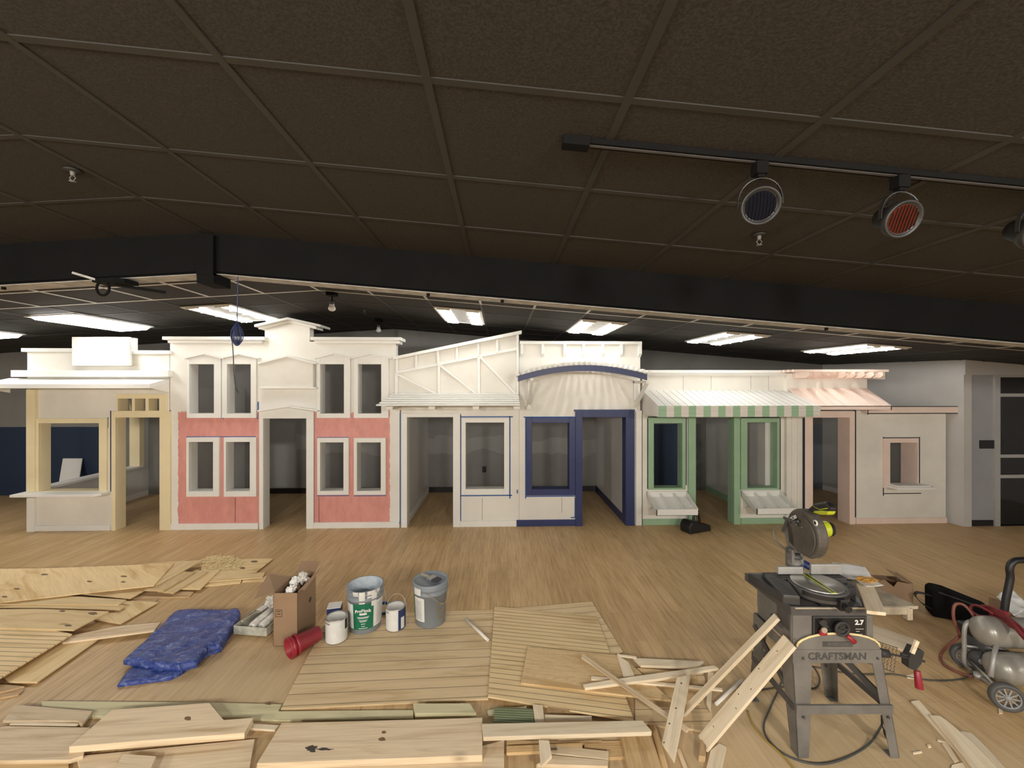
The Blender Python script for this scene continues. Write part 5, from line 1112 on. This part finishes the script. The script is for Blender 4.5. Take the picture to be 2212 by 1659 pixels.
b = MB(); b.box(q.x-0.02, q.x+0.02, q.y-0.022, q.y-0.006, q.z-0.05, q.z-0.02); b.build('switch_paddle', 'red', saw, 0.004)
# table with extension wing
TZ = 0.857
b = MB(); b.prism([(-0.36, -0.195, TZ), (0.10, -0.195, TZ), (0.10, 0.215, TZ), (-0.385, 0.215, TZ)], (0, 0, -0.02))
b.prism([(-0.36, -0.197, TZ), (0.10, -0.197, TZ), (0.10, -0.185, TZ), (-0.36, -0.185, TZ)], (0, 0, -0.05))
b.prism([(-0.362, -0.195, TZ), (-0.352, -0.195, TZ), (-0.377, 0.215, TZ), (-0.387, 0.215, TZ)], (0, 0, -0.05)); b.build('table_top', 'saw_dark', saw, 0.003)
b = MB(); b.box(-0.34, 0.09, -0.199, -0.197, TZ-0.012, TZ-0.004); b.build('front_scale', 'handlewood', saw)
b = MB(); b.prism([(0.103, -0.19, TZ), (0.355, -0.19, TZ), (0.275, 0.215, TZ), (0.103, 0.215, TZ)], (0, 0, -0.018)); b.box(0.103, 0.30, -0.197, -0.185, TZ-0.045, TZ-0.002); b.box(0.285, 0.315, -0.20, -0.17, TZ-0.075, TZ-0.01); b.build('extension_wing', 'dust_metal', saw, 0.002)
b = MB(); b.box(-0.20, -0.185, -0.19, 0.21, TZ, TZ+0.0006); b.box(0.03, 0.045, -0.19, 0.21, TZ, TZ+0.0006); b.build('mitre_slot', 'black', saw)
# side panel hardware, right hand crank
b = MB(); b.box(-0.328, -0.320, -0.13, -0.02, 0.68, 0.80); b.box(-0.334, -0.326, -0.07, 0.03, 0.66, 0.69); b.build('side_plate', 'saw_dark', saw)
b = MB(); b.prism([(-0.325, -0.14, 0.60), (-0.325, 0.18, 0.66), (-0.325, 0.18, 0.80), (-0.325, -0.14, 0.80)], (0.006, 0, 0)); b.build('side_panel', 'saw_grey', saw)
q = V((0.165, -0.02, 0.70))
b = MB(); b.frust((0.14, -0.02, 0.70), (0.185, -0.02, 0.70), 0.010, 0.010, 10); b.tube([q+V((0.018, 0.055*math.cos(a), 0.055*math.sin(a))) for a in [2*PI*k/24 for k in range(24)]], 0.008, 8, True); b.beam(q+V((0.018, 0, -0.055)), q+V((0.018, 0, 0.055)), 0.012, 0.01); b.build('side_crank', 'black', saw)
b = MB(); b.frust(q+V((0.02, -0.02, 0.055)), q+V((0.075, -0.025, 0.062)), 0.012, 0.013, 12); b.build('crank_knob', 'red', saw)
# wire mesh tray, fence clamp hanging from it
b = MB(); m0 = V((0.175, 0.02, 0.575)); ux, uz = V((0.215, -0.04, -0.06)), V((0.0, 0.02, -0.16))
for i in range(13):
    a = m0+ux*(i/12); b.tube([a+uz*(k/12)+ux*(0.04 if k % 2 else 0)+V((0, 0.002*(k % 2), 0)) for k in range(13)], 0.0015, 5)
for k in (0, 12): b.tube([m0+uz*(k/12), m0+ux*1.04+uz*(k/12)], 0.0025, 6)
b.build('wire_mesh', 'saw_dark', saw)
b = MB(); b.frust(SP(1897, 1409, -0.05), SP(1918, 1412, -0.05), 0.026, 0.022, 14); b.frust(SP(1918, 1412, -0.05), SP(1962, 1421, -0.05), 0.006, 0.006, 8); b.build('fence_bar', 'dust_black', saw)
fc = thing('fence_clamp', 'black clamp head with a red handle hanging beside the saw stand', 'clamp', (SO.x, SO.y, 0), -TH)
c0 = SP(1980, 1423, -0.05); b = MB(); dz = V((-0.35, 0, -0.94)).normalized(); dx = V((0.94, 0, -0.35)).normalized()
b.prism([c0+dx*-0.032-dz*0.055, c0+dx*0.032-dz*0.055, c0+dx*0.040+dz*0.02, c0+dx*0.022+dz*0.07, c0-dx*0.022+dz*0.07, c0-dx*0.04+dz*0.02], (0, 0.05, 0))
b.frust(c0+V((0.02, 0.02, -0.02)), c0+V((0.07, 0.02, -0.03)), 0.008, 0.006, 10); b.frust(c0+V((-0.02, 0.02, 0.0)), c0+V((-0.075, 0.02, 0.015)), 0.012, 0.008, 10); b.build('clamp_body', 'dust_black', fc, 0.004)
b = MB(); b.frust(SP(1981, 1448, -0.03), SP(1986, 1488, -0.05), 0.016, 0.020, 14); b.build('handle', 'red', fc, 0.004)
b = MB(); b.beam(SP(1970, 1411, -0.06), SP(1981, 1384, -0.06), 0.022, 0.012, up=(0, 1, 0)); b.build('wood_jaw', 'pine_pale', fc)
# ------------------------------------------------------------------ miter saw on the table
MO = cf(1.78, 2.41, TZ); ms = thing('miter_saw', 'dusty miter saw with its head raised, standing on the table saw', 'miter saw', MO, -TH)
b = MB()
b.prism([(-0.25, -0.11, 0), (-0.165, -0.13, 0), (-0.165, -0.03, 0), (-0.22, 0.13, 0), (-0.30, 0.15, 0)], (0, 0, 0.055))
b.prism([(0.135, -0.06, 0), (0.24, -0.02, 0), (0.24, 0.10, 0), (0.135, 0.12, 0)], (0, 0, 0.055))
b.box(-0.24, 0.22, 0.02, 0.10, 0.03, 0.085)
b.build('base', 'dust_black', ms, 0.006)
b = MB(); b.prism([(-0.25, -0.115, 0.055), (-0.17, -0.13, 0.055), (-0.165, -0.03, 0.09), (-0.21, 0.06, 0.09), (-0.25, 0.06, 0.09)], (0, 0, -0.02)); b.build('base_arm', 'saw_dark', ms, 0.004)
b = MB(); b.lathe([(0.05, 0.025), (0.135, 0.025), (0.150, 0.035), (0.150, 0.075), (0.146, 0.083), (0.132, 0.083), (0.132, 0.078), (0.05, 0.078)], (0, -0.03, 0), n=48); b.build('turntable_ring', 'saw_dark', ms)
MB().lathe([(0.001, 0.088), (0.128, 0.088), (0.131, 0.084), (0.131, 0.078)], (0, -0.03, 0), n=48).build('turntable', 'steel', ms)
b = MB(); b.box(-0.014, 0.014, -0.165, 0.06, 0.0885, 0.0905); kp = b.build('kerf_plate', 'lime', ms); b = MB(); b.box(-0.006, 0.006, -0.155, 0.06, 0.0906, 0.0915); b.build('kerf_slot', 'black', kp)
b = MB(); b.box(-0.165, -0.012, 0.06, 0.08, 0.088, 0.132); b.build('fence', 'alu', ms, 0.004); b = MB(); b.box(0.035, 0.225, 0.06, 0.08, 0.088, 0.148); b.build('fence', 'alu', ms, 0.004)
b = MB(); b.tube(spline([(-0.012, 0.09, 0.11), (0.0, 0.13, 0.13), (0.02, 0.13, 0.135), (0.05, 0.09, 0.12)], 6), 0.022, 10); b.build('fence_bridge', 'navy', ms)
b = MB(); b.box(0.0, 0.04, -0.205, -0.165, 0.012, 0.07); b.frust((0.02, -0.205, 0.04), (0.02, -0.235, 0.035), 0.016, 0.02, 14); b.build('mitre_lock', 'black', ms, 0.003)
b = MB(); b.lathe([(0.1505, 0.05), (0.1512, 0.075)], (0, -0.03, 0), n=30, a0=PI*1.15, a1=PI*1.8); b.build('mitre_scale', 'black', ms)
b = MB(); b.ball((-0.02, 0.13, 0.125), 0.045, (1, 1, 0.9)); b.box(-0.055, -0.035, 0.10, 0.165, 0.10, 0.22); b.box(0.0, 0.02, 0.10, 0.165, 0.10, 0.21); b.build('pivot_bracket', 'saw_grey', ms, 0.004)
b = MB(); b.frust((-0.06, 0.135, 0.205), (0.03, 0.135, 0.205), 0.016, 0.016, 14); b.lathe([(0.012, 0.0), (0.022, 0.0), (0.022, 0.05), (0.012, 0.05)], (0.01, 0.12, 0.17), (-1, 0, 0), 14); b.build('spring_pin', 'saw_dark', ms)
gx = -0.035
def G(y, z, x=0.0): return (gx+x, y, z)
b = MB(); b.prism([G(0.10, 0.20), G(0.165, 0.20), G(0.215, 0.30), G(0.20, 0.38), G(0.13, 0.36), G(0.11, 0.28)], (0.05, 0, 0)); b.build('arm', 'saw_grey', ms, 0.006)
b = MB(); pts = []
for k in range(25):
    a = math.radians(-65+k*(250/24)); pts.append(G(0.045-0.138*math.cos(a), 0.345+0.142*math.sin(a)))
pts += [G(0.165, 0.24), G(0.09, 0.215)]
b.prism(pts, (0.062, 0, 0)); b.build('blade_guard', 'guard', ms, 0.012)
b = MB(); pts = [G(0.045-0.118*math.cos(math.radians(a)), 0.335+0.118*math.sin(math.radians(a)), -0.008) for a in range(-80, 100, 10)]; b.prism(pts, (0.008, 0, 0)); b.build('lower_guard', 'guard', ms, 0.003)
b = MB(); b.lathe([(0.02, 0), (0.126, 0.0), (0.126, 0.003), (0.02, 0.003)], (gx+0.03, 0.045, 0.325), (1, 0, 0), 48); b.build('blade', 'steel', ms)
b = MB(); b.beam(G(0.148, 0.388, -0.003), G(0.082, 0.433, -0.003), 0.004, 0.034, up=(0, 0.56, 0.83)); b.build('nameplate', 'black', ms)
nx = V((0, -0.83, 0.56)); text('RYOBI', 'lettering', 'label', ms, frame_m(G(0.115, 0.4105, -0.0062), nx, (-1, 0, 0)), 0.030, 0.0008, 0.0006)
b = MB(); b.lathe([(0.001, 0), (0.017, 0), (0.017, 0.004), (0.001, 0.004)], G(-0.07, 0.445, -0.004), (1, 0, 0), 20); b.build('round_badge', 'label', ms)
b = MB(); b.lathe([(0.001, -0.001), (0.009, -0.001), (0.009, 0.004), (0.001, 0.004)], G(-0.07, 0.445, -0.004), (1, 0, 0), 16); b.build('round_badge', 'black', ms)
b = MB(); b.beam(G(0.19, 0.39, -0.012), G(0.08, 0.40, -0.012), 0.006, 0.016); b.beam(G(0.20, 0.30, -0.012), G(0.155, 0.385, -0.012), 0.006, 0.018)
for y, z in ((0.09, 0.40), (0.075, 0.385), (0.06, 0.41), (0.03, 0.385)): b.frust(G(y, z, -0.02), G(y, z, 0.0), 0.008, 0.008, 10)
b.build('linkage', 'saw_dark', ms)
b = MB(); b.tube(spline([(-0.05, 0.22, 0.33), (-0.06, 0.27, 0.28), (-0.05, 0.255, 0.215), (-0.03, 0.16, 0.18)], 6), 0.005, 8); b.build('lift_loop', 'saw_grey', ms)
b = MB(); b.prism([(-0.02, 0.03, 0.49), (-0.02, -0.03, 0.545), (-0.02, -0.12, 0.582), (-0.02, -0.16, 0.56), (-0.02, -0.15, 0.535), (-0.02, -0.10, 0.515), (-0.02, -0.04, 0.485)], (0.042, 0, 0)); b.build('handle', 'black', ms, 0.012)
b = MB(); b.prism([(-0.022, -0.03, 0.505), (-0.022, -0.09, 0.526), (-0.022, -0.15, 0.538), (-0.022, -0.135, 0.512), (-0.022, -0.08, 0.495), (-0.022, -0.025, 0.488)], (0.046, 0, 0)); b.build('handle_underside', 'lime', ms, 0.01)
b = MB(); b.tube([(-0.022, -0.03, 0.53), (-0.022, -0.08, 0.525), (-0.022, -0.14, 0.55)], 0.002, 6); b.build('handle_seam', 'lime', ms)
b = MB(); b.frust((gx+0.06, 0.03, 0.375), (gx+0.095, 0.03, 0.375), 0.042, 0.042, 24); b.build('motor_neck', 'black', ms, 0.004)
b = MB(); b.frust((gx+0.095, 0.03, 0.375), (gx+0.142, 0.03, 0.375), 0.046, 0.046, 24); b.build('motor_band', 'lime', ms, 0.003)
b = MB(); b.lathe([(0.046, 0.0), (0.042, 0.02), (0.016, 0.038), (0.001, 0.039)], (gx+0.142, 0.03, 0.375), (1, 0, 0), 24); b.build('motor_cap', 'black', ms)
# things lying on the saw
def saw_pt(u, v, z): return onz(u, v, z)
board('plank', 'short pale plank lying over the right side of the saw table', 'plank', None, [(1850, 1260), (1884, 1257), (1914, 1323), (1872, 1319)], TZ+0.0195, 0.019, 'pine_pale')
def sheet(name, lab, cat, pts, z, mat, amp=0.004, sub=10, seed=0.0, tilt=0.0):
    P = [onz(u, v, z) for u, v in pts]; c_ = sum(P, V())/4; bm = bmesh.new(); g = []
    for i in range(sub+1):
        row = []
        for j in range(sub+1):
            q = P[0].lerp(P[1], j/sub).lerp(P[3].lerp(P[2], j/sub), i/sub)-c_; q.z = amp*(1+noise.noise(V((q.x*9+seed, q.y*9, seed))))+tilt*i/sub; row.append(bm.verts.new(q))
        g.append(row)
    for i in range(sub):
        for j in range(sub): bm.faces.new((g[i][j], g[i][j+1], g[i+1][j+1], g[i+1][j])).smooth = True
    mb = MB(); mb.bm.free(); mb.bm = bm; o = mb.build(name, mat, None, 0, Matrix.Translation(c_)); s_ = o.modifiers.new('thickness', 'SOLIDIFY'); s_.thickness = 0.0012; s_.offset = 1
    return tag(o, lab, cat)
sheet('paper_sheet', 'white drawing sheet lying at the back of the saw table', 'paper', [(1797, 1217), (1868, 1224), (1889, 1258), (1812, 1250)], TZ+0.002, 'paper', 0.006)
sheet('plastic_bag', 'clear plastic bag with amber contents on the extension wing', 'bag', [(1838, 1249), (1872, 1249), (1910, 1270), (1872, 1273)], TZ+0.024, 'hosebrown' if False else 'plastic', 0.012, 10, 3.0)
mb = MB(); g = bmesh.ops.create_icosphere(mb.bm, subdivisions=3, radius=1.0)
for v in g['verts']: n = noise.noise(v.co*2.6); v.co = V((v.co.x*0.055, v.co.y*0.03, v.co.z*0.014))*(1+0.5*n)
qq = onz(1874, 1256, TZ+0.04); o = mb.build('bag_of_screws', paint('amber_plastic', (0.45, 0.24, 0.05), 0.3, 0.4, 40), None, 0, Matrix.Translation((qq.x, qq.y, TZ+0.052))); tag(o, 'small amber bag of hardware on the clear plastic by the saw', 'bag')
# cut offs leaning against the saw
A1 = onz(1478, 1543, 0.012); top1 = cf(1.92-0.338, 2.47-0.06, 0.70); leaning('stick', 'long pale stick leaning against the left side of the saw', 'stick', GK, A1, atd(1682, 1334, 2.40), 0.042, 0.02, 'pine_pale', 0.3)
A2 = onz(1521, 1609, 0.012); leaning('plank', 'wide pale plank with nail holes leaning against the saw stand', 'plank', GK, A2, atd(1709, 1387, 2.28), 0.088, 0.019, 'pine_pale', 0.25)
LP = bpy.context.scene.objects[[o.name for o in COL.objects if o.get('label', '').startswith('wide pale plank with nail')][0]]
for x_, y_ in ((0.12, 0.01), (0.30, -0.02), (0.36, 0.02), (0.44, -0.015), (0.55, 0.025), (0.70, 0.01), (0.82, -0.02)):
    MB().frust((x_, y_, 0.0186), (x_, y_, 0.0195), 0.004, 0.004, 10).build('nail_hole', 'knot', LP)
# cords
def cord(lab, pts, r, mat, name='power_cord', cat='cord'):
    P = [onz(u, v, z+r) if z is not None else None for u, v, z in pts]; o = MB().tube(spline(P, 8), r, 8).build(name, mat, None); return tag(o, lab, cat)
cord('grey power cord looping from under the saw stand along the floor in front', [(1912, 1545, 0.20), (1900, 1575, 0.06), (1872, 1612, 0.0), (1815, 1642, 0.0), (1760, 1650, 0.0), (1700, 1632, 0.0), (1660, 1598, 0.0), (1650, 1565, 0.0), (1668, 1520, 0.0), (1687, 1475, 0.0), (1692, 1448, 0.0), (1712, 1436, 0.0)], 0.0055, 'cord')
cord('yellow extension cord on the floor left of the saw stand', [(1615, 1535, 0.0), (1628, 1568, 0.0), (1655, 1600, 0.0), (1690, 1632, 0.0), (1740, 1690, 0.0)], 0.005, 'cordyellow', 'extension_cord')
cord('dark cord running across the floor behind the saw to the compressor', [(1700, 1440, 0.0), (1758, 1440, 0.0), (1800, 1449, 0.0), (1860, 1456, 0.0), (1930, 1456, 0.0), (1980, 1466, 0.0), (2030, 1470, 0.0), (2080, 1466, 0.0), (2105, 1452, 0.02)], 0.0045, 'cord')
cord('dark cord curling on the floor behind the legs of the saw', [(1758, 1440, 0.0), (1770, 1462, 0.0), (1766, 1482, 0.0), (1745, 1487, 0.0), (1690, 1484, 0.0), (1640, 1490, 0.0)], 0.004, 'cord')
t = thing('cord_plug', 'black plug dangling from a short cord by the right front saw leg', 'plug', (0, 0, 0)); q0 = atd(1904, 1545, 2.36); q1 = atd(1911, 1580, 2.34); q2 = onz(1917, 1592, 0.02)
MB().tube(spline([q0, atd(1905, 1565, 2.36), q1], 6), 0.0035, 6).build('cord', 'black', t); b = MB(); b.frust(q1, q2, 0.008, 0.014, 10); b.build('plug_body', 'black', t)
b = MB(); dd = (q2-q1).normalized(); b.beam(q2+V((0.006, 0, 0)), q2+V((0.006, 0, 0))+dd*0.018, 0.006, 0.002); b.beam(q2-V((0.006, 0, 0)), q2-V((0.006, 0, 0))+dd*0.018, 0.006, 0.002); b.build('prong', 'steel', t)
# ------------------------------------------------------------------ things behind and right of the saw
q = onz(1940, 1318); t = thing('cardboard_box', 'small torn cardboard box on the floor behind the saw', 'box', (q.x, q.y+0.12, 0), math.radians(-14))
b = MB(); w, dp, hh = 0.15, 0.11, 0.25
b.prism([(-w, -dp, 0), (w, -dp, 0), (w, -dp, hh), (w*0.2, -dp, hh+0.01), (0, -dp, hh-0.04), (-w*0.5, -dp, hh+0.02), (-w, -dp, hh-0.01)], (0, 0.005, 0)); b.box(-w, -w+0.005, -dp, dp, 0, hh-0.02); b.box(w-0.005, w, -dp, dp, 0, hh+0.01); b.box(-w, w, dp-0.005, dp, 0, hh-0.03); b.box(-w, w, -dp, dp, 0, 0.005); b.build('carton', 'card', t)
b = MB(); b.prism([(w-0.005, -dp, hh), (w-0.005, dp, hh), (w-0.09, dp, hh+0.035), (w-0.10, -dp, hh+0.03)], (0, 0, 0.004)); b.build('flap', 'card', t)
q = onz(2098, 1350); t = thing('tool_bag', 'black soft tool bag on the floor behind the compressor', 'bag', (q.x, q.y+0.10, 0), math.radians(-28))
b = MB(); pts = [(-0.20, 0), (0.20, 0), (0.205, 0.14), (0.17, 0.165), (-0.09, 0.25), (-0.17, 0.26), (-0.205, 0.235)]
b.prism([(x, -0.08, z) for x, z in pts], (0, 0.16, 0)); b.build('body', 'flatblack', t, 0.03)
b = MB(); b.tube(spline([(-0.16, -0.082, 0.235), (0.0, -0.082, 0.195), (0.16, -0.082, 0.145)], 6), 0.006, 6); b.build('zipper', 'dust_black', t)
b = MB(); pp = spline([(-0.20, -0.05, 0.185), (-0.29, -0.06, 0.195), (-0.31, -0.06, 0.16), (-0.26, -0.06, 0.10), (-0.20, -0.05, 0.07)], 6)
for a_, c_ in zip(pp, pp[1:]): b.beam(a_, c_+(c_-a_)*0.1, 0.04, 0.006, up=(c_-a_).cross(V((0, 1, 0))))
b.build('handle_strap', 'black', t)
# air compressor: frame coordinates are camera-aligned metres (x right, d away)
CO = cf(3.25, 2.95); ac = thing('air_compressor', 'grey twin tank air compressor on wheels at the right edge', 'air compressor', (CO.x, CO.y, 0), -TH)
def CP(u, v, d): q = atd(u, v, d); return V(((u-CU)/F*d-3.25, d-2.95, q.z))
def tank(c, ax, r, L):
    b = MB(); prof = [(0.001, -L/2-r*0.62)]+[(r*math.sin(math.radians(a)), -L/2-r*0.62*math.cos(math.radians(a))) for a in (18, 36, 54, 72)]+[(r, -L/2), (r, L/2)]+[(r*math.cos(math.radians(a)), L/2+r*0.62*math.sin(math.radians(a))) for a in (18, 36, 54, 72)]+[(0.001, L/2+r*0.62)]
    b.lathe(prof, c, ax, 36); return b.build('tank', 'tank', ac)
tank((0.30, -0.17, 0.155), (1, -0.05, 0.0), 0.098, 0.42); tank((0.34, -0.06, 0.335), (1, -0.05, -0.02), 0.098, 0.44)
fr_ = MB()
fr_.tube(spline([CP(2104, 1455, 2.98), CP(2084, 1432, 2.98), CP(2083, 1400, 2.98), CP(2085, 1352, 2.98), CP(2104, 1342, 2.98), CP(2130, 1357, 2.93), CP(2158, 1376, 2.85)], 6), 0.0135, 10)
fr_.tube([CP(2104, 1455, 2.98), CP(2130, 1470, 2.85), CP(2155, 1490, 2.68)], 0.0135, 10); fr_.tube([CP(2158, 1376, 2.85), CP(2148, 1410, 2.8), CP(2140, 1462, 2.75)], 0.0135, 10)
fr_.tube([CP(2085, 1395, 2.98), CP(2110, 1398, 2.98), CP(2128, 1402, 3.0)], 0.008, 8)
fr_.tube(spline([CP(2106, 1350, 2.95), CP(2104, 1358, 2.95), CP(2113, 1362, 2.95), CP(2116, 1352, 2.95), CP(2120, 1366, 2.95), CP(2124, 1356, 2.95)], 5), 0.005, 6)
fr_.build('tube_frame', 'alu', ac)
b = MB(); b.tube(spline([CP(2168, 1330, 3.0), CP(2173, 1295, 3.0), CP(2182, 1250, 3.0), CP(2181, 1228, 3.0), CP(2188, 1214, 3.0), CP(2205, 1210, 3.0), CP(2250, 1212, 3.0)], 8), 0.022, 12); b.build('push_handle', 'black', ac)
b = MB(); b.tube([CP(2165, 1345, 3.0), CP(2169, 1318, 3.0)], 0.024, 12); b.build('handle_socket', 'red', ac)
b = MB(); p0, p1 = CP(2090, 1352, 3.05), CP(2150, 1378, 3.05); b.box(p0.x, p1.x+0.03, 0.02, 0.18, p1.z-0.01, p0.z); b.build('motor_shroud', 'black', ac, 0.01)
b = MB(); p0, p1 = CP(2112, 1380, 2.98), CP(2147, 1412, 2.98)
b.prism([(p0.x, -0.02, p0.z-0.01), (p1.x, -0.06, p0.z-0.03), (p1.x, -0.06, p1.z), (p0.x, -0.02, p1.z+0.03)], (0, 0.16, 0)); hd = b.build('cylinder_head', 'tyre', ac, 0.006)
b = MB()
for k in range(4): z = p1.z+0.02+0.018*k; b.prism([(p0.x+0.01, -0.03, z+0.024), (p1.x+0.004, -0.068, z), (p1.x+0.004, -0.068, z+0.006), (p0.x+0.01, -0.03, z+0.03)], (0, 0.02, 0))
b.build('cooling_fin', 'alu', hd)
c_ = CP(2119, 1427, 2.95); b = MB(); b.lathe([(0.001, -0.012), (0.05, -0.012), (0.066, -0.016), (0.068, 0.0), (0.066, 0.012), (0.001, 0.012)], c_, (-0.55, -0.83, 0.1), 30); b.build('flywheel', 'tyre', ac)
b = MB(); b.lathe([(0.001, 0.012), (0.022, 0.012), (0.018, 0.024), (0.001, 0.024)], c_, (-0.55, -0.83, 0.1), 20); b.build('flywheel_hub', 'hub', ac)
b = MB(); p0 = CP(2112, 1462, 2.92); b.ball(p0+V((0.01, 0, 0.01)), 0.034, (1.3, 1, 0.8)); b.frust(p0+V((0, -0.02, 0)), p0+V((0.09, -0.04, 0.06)), 0.012, 0.012, 10); b.frust(p0+V((0.03, 0, -0.02)), (p0.x+0.03, p0.y, 0.004), 0.024, 0.026, 14); b.build('foot_and_valve', 'alu', ac)
def cwheel(c, n):
    tw = MB(); tw.lathe([(0.062, -0.022), (0.080, -0.022), (0.086, -0.012), (0.086, 0.012), (0.080, 0.022), (0.062, 0.022), (0.062, -0.022)], c, n, 36); w_ = tw.build('wheel', 'tyre', ac)
    h_ = MB(); n = V(n).normalized(); u_ = n.cross(V((0, 0, 1))).normalized(); v_ = n.cross(u_)
    h_.lathe([(0.056, 0.016), (0.064, 0.020), (0.064, -0.016), (0.056, -0.016), (0.056, 0.016)], c, n, 36); h_.lathe([(0.001, 0.022), (0.016, 0.022), (0.018, -0.014), (0.001, -0.014)], c, n, 18)
    for k in range(10): a = 2*PI*k/10; e_ = u_*math.cos(a)+v_*math.sin(a); h_.beam(V(c)+e_*0.014+n*0.008, V(c)+e_*0.060+n*0.008, 0.008, 0.010, up=n)
    h_.build('hub', 'hub', w_)
wc = CP(2175, 1512, 2.62); wc.z = 0.0865; cwheel(wc, (-0.42, -0.90, 0.05)); cwheel(wc+V((0.18, 0.40, 0)), (-0.42, -0.90, 0.05))
b = MB(); b.frust(wc, wc+V((0.18, 0.40, 0)), 0.009, 0.009, 10); b.build('axle', 'steel', ac)
# red air hose: bundle over the tanks and a loop on the floor
hb_ = MB()
for i in range(16):
    o_ = V((0.006*math.sin(i*2.1), 0.022*(i % 8)-0.13, 0.045+0.018*(i//8)-0.010*(7-i % 8)+0.006*math.sin(i*1.7)))
    hb_.tube(spline([CP(2126+(i % 3)*3, 1322, 3.0)+o_*0.6, CP(2148, 1330, 2.92)+o_*0.8, CP(2178, 1350, 2.82)+o_, CP(2212, 1388, 2.70)+o_+V((0, 0, 0.01*math.sin(i*2.7))), CP(2275, 1452, 2.58)+o_], 6), 0.008, 7)
hb_.tube(spline([CP(2146, 1326, 2.92), CP(2118, 1310, 3.0), CP(2100, 1308, 3.06), CP(2098, 1318, 3.06), CP(2115, 1330, 3.0), CP(2140, 1332, 2.95)], 6), 0.0085, 8)
red = hb_.build('air_hose', 'redhose', None); red.matrix_world = ac.matrix_basis
tag(red, 'coiled dark red air hose draped over the compressor tanks', 'hose')
fl = MB(); fl.tube(spline([atd(2106, 1336, 2.98), atd(2094, 1318, 3.02), atd(2078, 1305, 3.05), atd(2062, 1308, 3.05), atd(2060, 1335, 3.05), atd(2072, 1368, 3.05), atd(2068, 1378, 3.03), onz(2046, 1396, 0.12), onz(2032, 1415, 0.01), onz(2036, 1432, 0.01), onz(2060, 1448, 0.01), onz(2092, 1460, 0.012), onz(2102, 1462, 0.02)], 8), 0.0095, 10)
tag(fl.build('air_hose', 'hosebrown', None), 'dusty red hose looping from the compressor frame down to the floor', 'hose')
sheet('paper_sheet', 'crumpled white paper with brown prints on the floor at the right edge', 'paper', [(2152, 1295), (2185, 1280), (2225, 1318), (2190, 1338)], 0.10, 'paper', 0.03, 12, 5.0)
sheet('paper_sheet', 'white printed sheet lying on the right edge pile behind the hose', 'paper', [(2180, 1318), (2235, 1308), (2260, 1345), (2206, 1350)], 0.085, 'paper', 0.01, 8, 7.0)
q = onz(2200, 1345, 0.0); b = MB(); b.box(-0.06, 0.34, -0.16, 0.14, 0, 0.08); tag(b.build('carton', 'card', None, 0.003, Matrix.Translation((q.x+0.05, q.y+0.12, 0)) @ Matrix.Rotation(-0.5, 4, 'Z')), 'flat cardboard carton under the papers at the right edge', 'carton')
